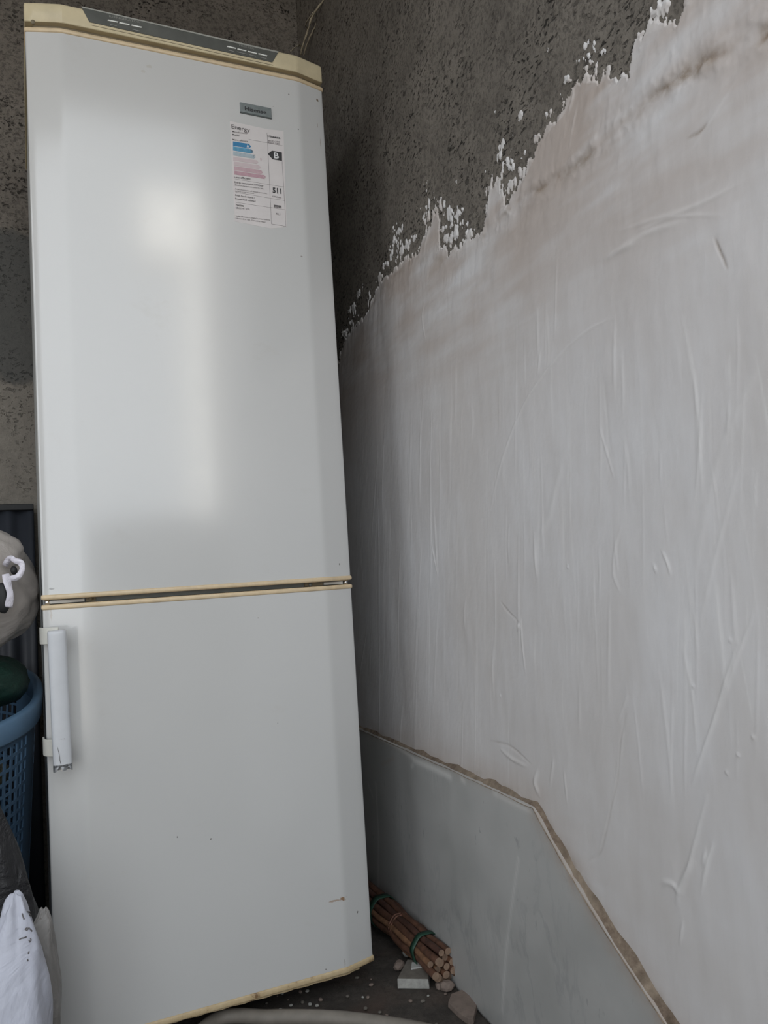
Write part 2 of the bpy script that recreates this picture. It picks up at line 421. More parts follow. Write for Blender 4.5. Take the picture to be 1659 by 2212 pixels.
lathe('drum_body', .52, -2.10, [(.25,-.012),(.27,.01),(.27,.34),(.285,.36),(.27,.38),(.27,.72),(.285,.74),(.27,.76),(.27,1.05),(.25,1.08),(.24,1.085)], M['drum'], dr)
lathe('drum_lid', .52, -2.10, [(.262,1.085),(.268,1.09),(.268,1.115),(.255,1.125)], M['drum'], dr)
v_, f_ = box_geo(LEFT_X-.3, 1.1, FY-.2, BACK_Y+.3, CEIL, CEIL+.12); struct('ceiling', v_, f_, M['soot'])
v_, f_ = box_geo(LEFT_X-.2, 1.1, BACK_Y, BACK_Y+.15, 0, CEIL); struct('wall_back', v_, f_, M['concrete_back'])
wall_with_holes('wall_left', lambda a, d, z: (LEFT_X-d, a, z), FY, BACK_Y, 0, CEIL, OPEN_LEFT, .15, M['render_room'])
wall_with_holes('wall_front', lambda a, d, z: (a, FY-d, z), LEFT_X, 1.1, 0, CEIL, OPEN_FRONT, .10, M['render_room'])
wr = wall_with_holes('wall_right', lambda a, d, z: (W0+WS*a+d, a, z), FY-.001, BACK_Y, 0, CEIL, OPEN_RIGHT, .15, M['concrete'])

# ------------------------------------------------------------------ plaster coat on the right wall
def wp(pts): return [at_wall(*p) for p in pts]
edge_px = [(690,800),(735,778),(742,742),(760,715),(785,690),(800,668),(812,630),(828,602),(850,588),(872,568),(885,556),(905,548),(915,520),(925,492),(934,470),
 (945,452),(953,470),(948,505),(950,540),(972,548),(1000,532),(1030,515),(1046,490),(1052,440),(1054,400),(1063,370),(1068,394),(1074,382),(1078,405),(1087,410),(1089,443),(1098,436),(1115,405),(1135,372),(1150,345),
 (1165,315),(1190,270),(1215,245),(1230,212),(1240,186),(1255,165),(1280,168),(1310,163),(1330,185),(1345,180),(1362,160),(1372,120),(1385,80),(1400,62),(1440,45),(1470,40),(1480,15),(1490,-20),(1530,-70),(1600,-120),(1700,-200)]
edge = wp(edge_px)
dado_px = [(740,1552),(780,1570),(965,1650),(1165,1740),(1245,1880),(1340,2032),(1460,2212),(1560,2370)]
dado = wp(dado_px)
y_end = -1.06
top_poly = [(BACK_Y, edge[0][1]-.06), (.55, edge[0][1]-.02)] + edge + [(y_end-.5, edge[-1][1]+.2)]
dl = dado[-1]
poly = top_poly + [(y_end-.5, 0.0), (dl[0]-.2, 0.0), dl] + dado[::-1][1:] + [(BACK_Y, dado[0][1]+.004)]
G = .0020
ys = np.arange(y_end, BACK_Y-.001, G); zs = np.arange(0.0, 2.30, G)
Yg, Zg = np.meshgrid(ys, zs, indexing='ij')
ins = inside(Yg, Zg, poly)
dtop, _ = seg_dist(Yg, Zg, top_poly); ddado, _ = seg_dist(Yg, Zg, dado)
sd = np.where(ins, dtop, -dtop)
# ragged edge, trowel drags run mostly upright
n_l = fbm(Yg*45, Zg*22, 21, 4, .6); n_s = fbm(Yg*170, Zg*95, 33, 3, .6)
near = np.exp(-(dtop/.035)**2)
n_d = fbm((Yg+.35*Zg)*150, Zg*28, 44, 3, .6)
rag = sd + near*(.013*n_l + .009*n_s + .015*n_d)
# torn scatter of plaster outside the edge in the two patchy zones
def blob(pxc, r, sy=1.0): 
    a, b = at_wall(*pxc); return np.exp(-(((Yg-a)/r)**2 + ((Zg-b)/(r*sy))**2))
scat = np.zeros_like(Yg)
for c, r, s_ in (((860,535),.045,1.6),((800,640),.035,1.8),((990,480),.06,1.0),((760,690),.04,1.6),((1085,350),.04,1.7),((1280,130),.045,.8),((1420,30),.035,.6),((1205,230),.03,1.2),((925,450),.035,1.5),((1130,370),.03,1.2)):
    scat = np.maximum(scat, blob(c, r, s_))
n_f = fbm(Yg*120, Zg*60, 55, 3, .6)
flake = (n_f*.75 + n_d*.45 + scat*.50 - .70)*.012
flakes_px = [(940,465,6,16),(951,440,5,13),(975,470,5,20),(984,502,7,13),(1000,522,10,5),(1016,528,8,6),(930,500,5,10),(870,540,4,6),(855,520,3,7),(895,515,4,6),(1000,450,3,4),(838,600,3,5),(1128,372,6,12),(1110,360,4,7),(1140,365,5,9),(1102,400,9,11),(1076,396,5,12),(1096,352,5,8),(1265,98,5,9),(1274,118,7,6),(1192,238,7,6),(1228,172,7,13),(1252,128,4,9),(1270,143,9,4),(1300,115,4,4),(1415,30,7,3),(1450,16,8,3),(1458,4,6,5),
 (992,462,6,7),(1018,505,9,6),(926,470,5,10),(962,492,8,5),(968,515,5,12),(862,500,4,5),(845,550,4,9),(882,528,5,7),(832,572,6,6),(822,600,6,8),(776,632,3,5),(765,668,3,8),(745,722,4,9),(1385,75,5,7),(1108,440,4,4),(1160,300,4,6),(1088,372,4,9),(1125,250,3,5)]
for (u, vv, ru, rv) in flakes_px:
    a, b = at_wall(u, vv); a2, _ = at_wall(u+ru, vv); _, b2 = at_wall(u, vv+rv)
    ry, rz = abs(a-a2)+.0008, abs(b-b2)+.0008
    q = np.sqrt(((Yg-a-.25*(Zg-b))/ry)**2 + ((Zg-b)/rz)**2)
    flake = np.maximum(flake, (.80-q+1.5*n_s+1.0*n_l+1.1*n_d+.9*n_f)*min(ry, rz)*1.1)
rag = np.maximum(rag, np.where(dtop < .16, flake, -1))
# thickness: sinks under the concrete face where rag < 0
thick = np.clip(rag*1.3, -.003, .0028)
thick += np.where(rag > .004, .0016*fbm(Yg*6, Zg*4, 71, 3) + .0006*fbm(Yg*26, Zg*9, 75, 3), 0)
# near the dado the plaster stops above the ledge
ridge = np.zeros_like(Yg); fresh = np.zeros_like(Yg); dirt = np.zeros_like(Yg)
def bbox_apply(pts, w):
    P = np.array(pts); a = np.searchsorted(ys, P[:,0].min()-w); b = np.searchsorted(ys, P[:,0].max()+w); c = np.searchsorted(zs, P[:,1].min()-w); d = np.searchsorted(zs, P[:,1].max()+w)
    return slice(max(a,0), max(b,1)), slice(max(c,0), max(d,1))
def stroke(px, w, h, fr=0, di=0, world=False, taper=True):
    pts = px if world else wp(px); pts = [tuple(q) for q in spline([(a, b) for a, b in pts], 6)]
    s = bbox_apply(pts, w*3.5)
    if Yg[s].size == 0: return
    d, t = seg_dist(Yg[s], Zg[s], pts); g = np.exp(-(d/w)**2)*(np.sin(math.pi*np.clip(t, .03, .97))**.5 if taper else 1)
    ridge[s] += 1.2*h*g; fresh[s] = np.maximum(fresh[s], fr*g); dirt[s] = np.maximum(dirt[s], di*g)
S = stroke
S([(1330,685),(1270,715),(1210,770),(1150,850),(1110,930),(1080,1020),(1062,1100)], .0022, .0010, .35)
S([(1600,1390),(1575,1460),(1545,1560),(1520,1630),(1500,1690)], .0026, .0016, .55)
S([(1630,1330),(1600,1410),(1560,1530)], .002, .0010, .3)
S([(1545,1820),(1530,1870),(1518,1928)], .0026, .0016, .6); S([(1528,1838),(1521,1868)], .003, .0016, .6)
S([(1532,1720),(1515,1780),(1502,1830),(1490,1880),(1478,1930)], .0026, .0013, .4); S([(1500,1860),(1480,1900),(1465,1948)], .004, .0022, .55)
S([(1432,1905),(1455,1908),(1470,1925)], .004, .0016, .35); S([(1480,1990),(1472,2040)], .002, .0012, .4)
S([(1548,515),(1560,545),(1575,580)], .0016, -.0015, 0, .7)
S([(1355,1540),(1345,1600),(1338,1680),(1325,1740),(1312,1800),(1298,1845),(1275,1858)], .0018, -.0013, 0, .25); S([(1350,1560),(1342,1640),(1330,1720),(1300,1840)], .003, .0010, .25)
S([(1128,1330),(1132,1390),(1138,1450)], .002, .0012, .5); S([(1126,1345),(1124,1360)], .004, .002, .5)
S([(940,1096),(944,1170),(948,1240)], .004, .0008, .55); S([(935,1175),(947,1238)], .0022, .001, .6)
S([(1130,1350),(1100,1320),(1085,1300)], .0018, -.0010, 0, .25)
S([(1220,990),(1208,1040),(1190,1120),(1165,1170),(1158,1240)], .006, .0007, .3); S([(1158,1150),(1160,1200),(1163,1245)], .003, .0012, .55)
S([(1298,925),(1310,970),(1328,1030)], .0016, .0008, .3); S([(1345,1140),(1332,1190),(1330,1240),(1342,1275)], .0025, .0009, .3)
S([(1435,1190),(1446,1215),(1452,1240)], .0018, .0012, .6); S([(1417,1220),(1421,1235)], .0022, .0014, .6)
S([(1170,760),(1167,790),(1165,808)], .002, .0010, .5); S([(918,655),(914,690),(922,735)], .0018, .0009, .4)
S([(1205,560),(1203,640),(1201,730)], .0016, .0006, .3); S([(1590,180),(1540,260),(1500,320)], .0018, .0006, .3)
S([(1340,500),(1400,480),(1470,460),(1540,430),(1610,390)], .003, .0009, .3); S([(1330,545),(1400,505),(1480,480)], .004, .0010, .35); S([(1380,500),(1460,470),(1560,465)], .002, .0007, .3)
S([(1310,560),(1345,540),(1390,520)], .004, .0014, .4); S([(1490,300),(1512,288),(1530,270)], .0022, -.0012, 0, .8)
S([(1250,220),(1242,260),(1232,320)], .002, .0008, .3); S([(1238,180),(1240,210),(1230,245)], .003, .0016, .5); S([(1070,375),(1058,430),(1056,470)], .005, .0012, .5)
S([(1080,470),(1095,455),(1110,470)], .004, .0012, .5); S([(945,445),(925,510),(918,540)], .004, .0012, .35)
S([(1360,1500),(1340,1560)], .0018, .0007, .2); S([(1165,1665),(1160,1690),(1168,1715)], .005, .0022, .5); S([(1200,1640),(1192,1700)], .003, .0012, .3); S([(1222,1660),(1230,1740)], .002, .001, .3)
S([(1085,1620),(1110,1640),(1140,1655)], .003, .0014, .2, .15); S([(1060,1600),(1105,1612),(1150,1650)], .0018, -.001, 0, .3)
S([(1660,760),(1610,860),(1560,980),(1530,1100),(1490,1300)], .006, .0006, .2); S([(1600,1000),(1570,1120),(1540,1240),(1510,1380)], .003, .0005, .25); S([(1520,850),(1516,960),(1505,1080)], .002, .0006, .25)
for vtx in ((1630,1590),(1598,1628),(1573,1665),(1230,1222),(1082,1500),(1435,2190),(1500,1480),(1580,1380)):
    S([vtx, (vtx[0]+2, vtx[1]+5)], .002, .0016, .3)
rs = random.Random(5)
for i in range(230):                                           # faint trowel and brush drags
    u = rs.uniform(740, 1640) if i > 60 else rs.uniform(745, 1010); v0 = rs.uniform(650, 1560); L = rs.uniform(60, 320); lean = (1080-u)/900*rs.uniform(-.1, .45)
    if v0 < 1750-u: continue
    a = (u, v0); b = (u-lean*L*.5+rs.uniform(-3,3), v0+L*.5); c_ = (u-lean*L*.8, v0+L)
    S([a, b, c_], rs.choice([.0012,.0016,.003]), rs.uniform(-.0003,.0007), rs.uniform(0,.6))
# broad fresh smears
for (px, w) in (([(745,900),(790,1150),(860,1400)], .03), ([(870,780),(905,1150),(930,1350)], .018), ([(1060,1150),(1070,1250)], .02)):
    S(px, w, .0003, .10)
# the joint where two coats meet: brown grit in a rough furrow
seam = [(1665,70),(1610,85),(1560,118),(1520,135),(1480,160),(1430,200),(1390,238),(1335,275),(1295,318),(1262,345),(1210,385),(1165,412),(1120,432),(1085,478),(1050,512)]
sp = wp(seam); d, t = seg_dist(Yg, Zg, sp); d_seam = d
nn = fbm(Yg*30, Zg*30, 91, 4, .6); nb = fbm(Yg*9, Zg*9, 95, 3)
g = np.exp(-((d+.010*nn)/.010)**2)*np.clip(.62+2.4*nb+1.3*nn, 0, 1)
tint0 = np.exp(-(d/.030)**2)*np.clip(.6+nb, 0, 1)
dirt = np.maximum(dirt, g); ridge += -.0025*g
g2 = np.exp(-((d-.012)/.010)**2); ridge += .0022*g2*np.clip(nn+.3, 0, 1)
tint = np.clip(np.exp(-(np.clip(sd,0,9)/.25)**2)*1.1, 0, 1)*(sd > -.02)
d2, _ = seg_dist(Yg, Zg, wp([(800,668),(850,600),(900,560),(960,560)])); tint = np.maximum(tint, 1.0*np.exp(-(d2/.035)**2)); dirt = np.maximum(dirt, .35*np.exp(-((d2+.006*nn)/.012)**2)*np.clip(nn*2+.4, 0, 1))
tint = np.maximum(tint, .65*np.exp(-(ddado/.045)**2)); dirt = np.maximum(dirt, .55*np.exp(-(ddado/(.012+.008*nb))**2)*np.clip(.6+nn, 0, 1));
tint = np.maximum(tint, tint0)
tint *= np.clip(.68+.8*fbm(Yg*5, Zg*5, 99, 3)+.7*fbm(Yg*7, Zg*34, 98, 4), 0, 1)
fresh = np.maximum(fresh, np.clip(scat*1.2, 0, 1)*.6*(sd < .008)); fresh = np.maximum(fresh, .5*np.exp(-(np.abs(rag)/.003)**2)*np.clip(nb*2+.8, 0, 1))
fresh = np.where(sd < -.003, np.maximum(fresh, .5), fresh); dirt *= np.where(sd < -.003, .2, 1)
thick += np.where(rag > .002, ridge, 0)
thick += np.where(rag > .001, (.0011*np.exp(-(dtop/.09)**2)+.0004)*fbm((Yg+.3*Zg)*55, Zg*24, 61, 4, .6), 0)
n_h = fbm((Yg-.2*Zg)*9, (Zg+.1*Yg)*48, 131, 4, .6)
thick += np.where(rag > .001, .0016*np.exp(-(d_seam/.03)**2)*nn + .0016*np.exp(-(dtop/.16)**2)*n_h, 0)
thick = np.where(rag > .003, np.maximum(thick, .0007), thick)
keep = (rag > -.010) & ~((~ins) & (Zg < .9))
off = thick
P = np.stack([W0+WS*Yg-off, Yg, Zg], -1).reshape(-1, 3)
pl = grid_obj('plaster_coat', P, len(ys), len(zs), M['plaster'], wr, keep=keep, attrs={'tint': tint, 'fresh': fresh, 'dirt': dirt})
pl['label'] = 'white trowelled plaster with ragged upper edge, brown seam and scratches'
# the same coat carried on towards the window opening
vs = []; fs = []
for (a, b, c_, d_) in ((y_end, FY+.01, 0.0, CEIL-.02),):
    n = len(vs); x = lambda y: W0+WS*y-.0028
    vs += [(x(a),a,c_),(x(b),b,c_),(x(b),b,d_),(x(a),a,d_)]; fs.append((n,n+1,n+2,n+3))
o = pyd('outer_plaster', vs, fs, M['plaster'], wr)

# ------------------------------------------------------------------ marble slab and the ledge of dust
T_SLAB = .013
def slab_heights():
    g = .005; yv = np.arange(-1.15, BACK_Y-.001, g); zv = np.arange(0.0, .47, g)
    return yv, zv
dy = [p[0] for p in dado]; dz = [p[1] for p in dado]
def dado_z(y): return float(np.interp(y, dy[::-1], dz[::-1]))
knots = sorted(set([BACK_Y, dado[3][0]] + list(np.linspace(dado[-1][0], BACK_Y, 260))))
rows = 90
Yk = np.array(knots); Zt = np.array([dado_z(y) for y in knots]) if True else None
Zt = np.where(Yk > dado[0][0], dado[0][1], Zt)
Ym = np.repeat(Yk[:,None], rows, 1); Zm = Zt[:,None]*np.linspace(0, 1, rows)[None,:]
# bring the diagonal corner to the floor
fr2 = np.zeros_like(Ym); di2 = np.zeros_like(Ym)
def mark(px, w, st, arr=None):
    arr = fr2 if arr is None else arr
    pts = wp(px); d, t = seg_dist(Ym, Zm, pts); np.maximum(arr, st*np.exp(-(d/w)**2), out=arr)
for px, w, st in (([(822,1690),(828,1800),(827,1935)], .004, .5), ([(920,1985),(924,2028)], .004, .55), ([(1134,1850),(1118,1960),(1106,2060),(1098,2180)], .0035, .35), ([(805,1690),(815,1718)], .004, .3),
                  ([(830,1592),(870,1612),(905,1636)], .005, .75), ([(905,1640),(950,1658),(985,1675)], .007, .7), ([(1010,1680),(1015,1684)], .006, .6), ([(1080,1710),(1125,1733),(1160,1748)], .005, .5), ([(900,1655),(904,1650)], .004, .6)):
    mark(px, w, st)
mark([(835,1650),(862,1635)], .004, .55, di2); dd, _ = seg_dist(Ym, Zm, dado[3:]); di2 = np.maximum(di2, .75*np.exp(-(dd/.022)**2)); di2 = np.maximum(di2, .35*np.exp(-(seg_dist(Ym, Zm, dado[:4])[0]/.012)**2))
vs = np.stack([W0+WS*Ym-T_SLAB, Ym, Zm], -1).reshape(-1, 3)
me_o = grid_obj('marble_slab', vs, len(knots), rows, M['marble'], wr, attrs={'fresh': fr2, 'dirt': di2}, smooth=False)
sm = me_o.modifiers.new('solid', 'SOLIDIFY'); sm.thickness = T_SLAB-.0005; sm.offset = -1 if False else 1
me_o['label'] = 'grey veined marble skirting slab with a diagonally cut end'
# ledge: rough fillet of brown dust and mortar between plaster and slab top
path = [tuple(q) for q in spline([(BACK_Y-.002, dado[0][1])] + dado[:4], 14)] + [tuple(q) for q in spline(dado[3:], 14)][1:]
nl = len(path); LV = []; prof_n = 8
for i, (y, z) in enumerate(path):
    a = np.array(path[max(i-1,0)]); b = np.array(path[min(i+1,nl-1)]); t = (b-a)/np.linalg.norm(b-a); nrm = np.array([t[1], -t[0]])
    if nrm[1] < 0: nrm = -nrm
    for j in range(prof_n):
        s = j/(prof_n-1); out = (T_SLAB+.0012)*(1-s**.8) + .0015*s
        wob = .0007*math.sin(i*.9+j)+ .0022*float(fbm(np.array([y*60.]), np.array([s*3.]), 5, 3)[0])
        wd = .0105 + .0045*math.sin(y*23+1)*math.sin(y*61) + (.006 if i > nl*.62 else 0); w = -.003 + s*wd
        q = np.array([y, z]) + nrm*(w + wob*.6)
        LV.append((W0+WS*q[0]-out-wob*.5*(1-abs(2*s-1)), q[0], q[1]))
fs = [(i*prof_n+j, (i+1)*prof_n+j, (i+1)*prof_n+j+1, i*prof_n+j+1) for i in range(nl-1) for j in range(prof_n-1)]
o = pyd('mortar_ledge', LV, fs, M['dust'], wr, smooth=True); o['label'] = 'rough brown mortar and dust along the top of the marble'

# ------------------------------------------------------------------ refrigerator
CW, CE = .0622, .0178; FW = .60
Z_BOT, Z_L1, Z_U0, Z_U1, Z_CAP = .060, .8083, .8362, 1.907, 1.9665
def front_y(x):
    t = min(x, FW-x)
    if t < CW-.006: y = CE*(1-t/CW)
    elif t < CW+.006: s = (t-CW+.006)/.012; y0 = CE*(.006/CW); y = y0*(1-s)**2
    else: y = 0
    return y + .0022*((x-FW/2)/(FW/2))**2*0
def prof_fn(depth, grow=0.0, x0=0.0, x1=FW):
    xs = [x0, .0012, .0035] + list(np.linspace(.015, CW-.008, 4)) + list(np.linspace(CW-.006, CW+.006, 7)) + list(np.linspace(.09, FW-.09, 16)) + list(np.linspace(FW-CW-.006, FW-CW+.006, 7)) + list(np.linspace(FW-CW+.008, FW-.015, 4)) + [FW-.0035, FW-.0012, x1]
    def f(ins):
        out = []
        for i, x in enumerate(xs):
            e = min(i, len(xs)-1-i); rr = [.0022, .0006, .0001][e] if e < 3 else 0
            xx = x + (ins-grow)*(1 if i < 3 else -1 if i >= len(xs)-3 else 0)
            out.append((xx, front_y(min(max(x, 0), FW)) + rr + ins - grow))
        out += [(FW-ins+grow, depth), (0+ins-grow, depth)]
        return out
    return f
fr = empty('refrigerator', (0.3, 0.3, 0), 'tall white two-door refrigerator with yellowed cream trim standing in the corner', 'refrigerator')
box('cabinet', .002, .598, .072, .60, .045, 1.905, M['cabinet'], fr, .004)
def F(u, v, y=0.0): q = at(u, v, 1, y); return q[0], q[2]
rust = (.25,.13,.05); dk = (.10,.09,.08)
sp_low = [(*F(741,1941), .007, .005, rust, .9), (*F(722,1946), .016, .0022, (.33,.22,.14), .7), (*F(776,1974), .0022, .004, dk, .9), (*F(456,1812), .0018, .0018, dk, .85), (*F(383,1808), .0014, .0025, dk, .7), (*F(600,1562), .0016, .0016, dk, .5),
          (*F(704,2094), .0018, .002, dk, .85), (*F(745,2080), .0018, .009, (.3,.27,.24), .5), (*F(558,1335), .0016, .0016, dk, .6), (*F(111,1330), .002, .012, (.4,.33,.27), .5)]
sp_up = [(*F(690,209), .0035, .003, (.16,.12,.08), .95), (*F(624,204), .0018, .0018, dk, .8), (*F(644,279), .0020, .0016, dk, .8), (*F(652,554), .0026, .0022, (.25,.22,.2), .8), (*F(322,143), .006, .004, (.45,.42,.37), .5), (*F(310,154), .004, .004, (.45,.42,.37), .4),
         (*F(737,1218), .0016, .003, dk, .8), (*F(112,1272), .005, .002, dk, .5), (*F(690,265), .0015, .006, (.3,.25,.2), .6), (*F(697,300), .0015, .012, (.3,.25,.2), .6), (*F(590,230), .0014, .001, dk, .4)]
# paints look up object coordinates: shift to the refrigerator's origin
def shift(sp): return [(x-.3, z, a, b, c, s) for x, z, a, b, c, s in sp]
M['door_up'] = fridge_paint('white_enamel_upper', shift(sp_up)); M['door_low'] = fridge_paint('white_enamel_lower', shift(sp_low))
P0 = prof_fn(.062)
ud = prism('upper_door', P0, [(Z_U0-.001, .0), (Z_U1, .0)], M['door_up'], fr)
ld = prism('lower_door', P0, [(Z_BOT, .0), (Z_L1+.001, .0)], M['door_low'], fr)
def trim(z0, z1, mat, parent, label=None):
    P1 = prof_fn(.064, .0022); b = min(.003, (z1-z0)*.35)
    return prism('edge_trim', P1, [(z0, b), (z0+b*.3, b*.3), (z0+b, 0), (z1-b, 0), (z1-b*.3, b*.3), (z1, b)], mat, parent)
trim(Z_U1, Z_U1+.0095, M['trim'], ud); trim(Z_U0-.0095, Z_U0, M['trim'], ud)
trim(Z_L1, Z_L1+.0095, M['trim'], ld)
o = trim(Z_BOT-.012, Z_BOT, M['trim_dirty'], ld); o['label'] = 'grimy cream strip along the foot of the lower door'
# cracked second strip hanging under it
vs = []; n = 40
for i in range(n):
    x = .02 + (.568-.02)*i/(n-1); y = front_y(x)+.006; th = .0062*(.35+.65*min(1, max(0, (x-.1)/.35)))+.0008*math.sin(i*2.1)
    for (dy_, dz_) in ((0, 0), (.006, 0), (.006, -th), (0, -th)): vs.append((x, y+dy_, Z_BOT-.0118+dz_))
fs = [(i*4+a, i*4+(a+1)%4, (i+1)*4+(a+1)%4, (i+1)*4+a) for i in range(n-1) for a in range(4)] + [(0,1,2,3), tuple((n-1)*4+a for a in (3,2,1,0))]
pyd('broken_strip', vs, fs, M['trim_dirty'], ld)
# top panel with its sloping ends
P2 = prof_fn(.60, .0015)
tp = prism('top_panel', P2, [(Z_U1+.0205, .0012), (Z_U1+.0215, 0), (Z_CAP-.006, .0), (Z_CAP-.0018, .0008), (Z_CAP, .0035)], M['cream'], fr)
P3 = prof_fn(.59, -.0105)
prism('shadow_recess', P3, [(Z_U1+.004, 0), (Z_U1+.0215, 0)], M['recess'], fr)['label'] = 'recessed band under the top panel, coloured brown for its shade'  # cream surface in shade; the shade is put into the brown colour
def plate(name, quad, y, th, mat, parent):
    """flat plate from x,z corners lying on the plane y, facing -y"""
    n = len(quad); vs = [(x, y, z) for x, z in quad] + [(x, y-th, z) for x, z in quad]
    fs = [tuple(range(n)), tuple(range(2*n-1, n-1, -1))] + [(i, (i+1)%n, n+(i+1)%n, n+i) for i in range(n)]
    return pyd(name, vs, fs, mat, parent)
yc = -.0016
stripq = [F(176,16,yc), F(193,48,yc), F(588,135,yc), F(601,113,yc)]
plate('control_strip', stripq, yc, .0010, M['control'], tp)['label'] = 'dark smoked control strip'
tq = [F(176,14.5,yc), F(177,17.5,yc), F(600,115,yc), F(602,112,yc)]
plate('strip_edge', tq, yc-.0008, .0008, M['strip_edge'], tp)
lineq = [F(197,54,yc), F(197.5,55,yc), F(590,141.5,yc), F(590,140.5,yc)]
plate('moulded_line', lineq, yc+.0012, .0016, M['recess'], tp)
ys_ = yc-.0008
for (a, b, c_, d_) in ((232,44.5,255,49.2),(257,50,280,54.8),(283,55.5,306,60.5),(489.6,101.2,510,106),(512,106.6,532,111.4),(535,112,555,117),(557,117,577,122)):
    x0, z0 = F(a, b, ys_); x1, z1 = F(c_, d_, ys_); h = .0024
    o = plate('indicator_bar', [(x0,z0-h/2),(x1-.001,z1-h/2),(x1,z1+h/2),(x0+.001,z0+h/2)], ys_, .0022, M['indicator'], tp)
def text(s, u0, v0, u1, v1, hpx, mat, parent, y, name='lettering', bold=0.0):
    """word with its baseline from (u0,v0) to (u1,v1) on plane y"""
    x0, z0 = F(u0, v0, y); x1, z1 = F(u1, v1, y); _, zt = F(u0, v0-hpx, y); h = abs(zt-z0)
    cu = bpy.data.curves.new('t', 'FONT'); cu.body = s; cu.size = 1.0; cu.offset = bold; cu.resolution_u = 2; cu.extrude = 0
    to = bpy.data.objects.new('t', cu); COL.objects.link(to); dg = bpy.context.evaluated_depsgraph_get(); dg.update()
    me = bpy.data.meshes.new_from_object(to.evaluated_get(dg)); bpy.data.objects.remove(to); bpy.data.curves.remove(cu)
    co = np.empty(len(me.vertices)*3); me.vertices.foreach_get('co', co); co = co.reshape(-1, 3)
    w = co[:,0].max()-co[:,0].min(); hh = co[:,1].max()-min(0, co[:,1].min())
    X_ = (co[:,0]-co[:,0].min())/w; L = parent.location + (parent.parent.location if parent.parent else Vector((0,0,0)))
    out = np.stack([x0+(x1-x0)*X_, np.full(len(co), y), z0+(z1-z0)*X_ + co[:,1]*h/.70], -1) - np.array(L)
    me.vertices.foreach_set('co', out.ravel()); me.update(); me.name = name
    return link(name, me, mat, parent)
yt = ys_-.0009
text('FREEZER', 517, 99.5, 549, 107, 4.5, M['strip_text'], tp, yt, bold=.01)
text('REFRIGERATOR', 236, 37, 302, 50, 4.5, M['strip_text'], tp, yt)
for a, b, c_, d_ in ((494,108.5,506,111.3),(512,112,534,117),(538,118,553,121.5),(562,123.5,576,127),(238,53,252,56),(285,63,303,67.5)):
    x0, z0 = F(a, b, yt); x1, z1 = F(c_, d_, yt)
    plate('faded_mark', [(x0,z0-.0007),(x1,z1-.0007),(x1,z1+.0007),(x0,z0+.0007)], yt, .0002, M['strip_text'], tp)
# badge
def C2(cx, cy, y=0.0): return F(480+cx/6.9125, 200+cy/6.9125, y)
bd = plate('badge', [C2(258,150), C2(265,293), C2(735,390), C2(725,243)], 0, .0030, M['badge'], fr); bevel(bd, .0008, 2)
bd['label'] = 'small silver-grey maker badge'
plate('badge_rim', [C2(262,296), C2(266,306), C2(736,400), C2(735,388)], 0, .0022, M['badge_edge'], bd)
text('Hisense', 480+338/6.9125, 200+262/6.9125, 480+660/6.9125, 200+322/6.9125, 8.2, M['ink'], bd, -.0034, bold=.02)
# energy label
lab = plate('energy_label', [C2(112,425), C2(185,1925), C2(722,2030), C2(962,2010), C2(915,575), C2(660,545)], 0, .0003, M['paper'], fr)
lab['label'] = 'faded energy rating sticker with blue and pink arrows and the number 511'
YL = -.0007
def tx(s, a, b, c_, d_, h, mat='ink_soft', bold=.01):
    return text(s, 480+a/6.9125, 200+b/6.9125, 480+c_/6.9125, 200+d_/6.9125, h/6.9125, M[mat], lab, YL-.0003, 'lettering', bold)
def pg(pts, mat, name='printed_arrow', dy_=0.0): return plate(name, [C2(*p) for p in pts], YL+.0004+dy_, .0003, M[mat], lab)
tx('Energy', 140, 532, 415, 590, 62, 'ink_mid', .005); tx('Manufacturer', 150, 590, 380, 622, 22); tx('Model', 150, 636, 255, 652, 26, 'ink_mid')
tx('Hisense', 680, 662, 868, 692, 30, 'ink', .03); tx('BCD-280', 690, 728, 860, 748, 22, 'ink_soft'); tx('KKF 280', 690, 756, 860, 776, 18, 'ink_soft')
tx('More efficient', 155, 712, 388, 742, 26)
def arrow(x0, y0, x1, h, mat, skew=.16):
    s = skew; t = h*.45
    pg([(x0, y0), (x0, y0+h), (x1-t, y0+h+(x1-t-x0)*s), (x1, y0+h*.55+(x1-x0)*s), (x1-t, y0+(x1-t-x0)*s)], mat)
arrow(160, 730, 430, 66, 'blue_a'); arrow(160, 804, 465, 62, 'blue_b'); arrow(162, 880, 500, 58, 'blue_c')
arrow(165, 960, 540, 55, 'pink_a', .15); arrow(172, 1030, 575, 58, 'pink_a', .15); arrow(178, 1100, 606, 58, 'pink_b', .15); arrow(180, 1168, 655, 56, 'pink_c', .15)
tx('A', 365, 818, 402, 824, 46, 'paper_white', .02); tx('B', 425, 890, 458, 896, 42, 'ink_mid', 0); tx('C', 462, 965, 492, 970, 40, 'ink_soft', 0); tx('D', 570, 1010, 592, 1014, 34, 'pink_b', 0); tx('G', 620, 1280, 650, 1285, 44, 'paper', 0)
tx('Less efficient', 180, 1272, 425, 1303, 30, 'ink_mid')
pg([(680,915),(750,997),(893,1021),(890,895),(742,868)], 'ink', 'rating_arrow'); tx('B', 775, 978, 848, 988, 88, 'paper_white', .02)
def ln(a, b, c_, d_, w=4, mat='ink_soft'):
    if abs(c_-a) > abs(d_-b): pg([(a,b-w/2),(a,b+w/2),(c_,d_+w/2),(c_,d_-w/2)], mat, 'ruled_line')
    else: pg([(a-w/2,b),(c_-w/2,d_),(c_+w/2,d_),(a+w/2,b)], mat, 'ruled_line')
ln(395,700,900,795,3); ln(668,600,735,1965,4); ln(893,1021,952,2000,4); ln(185,1290,925,1412,3); ln(200,1490,935,1616,3); ln(205,1640,940,1752,3); ln(735,1963,950,2000,4)
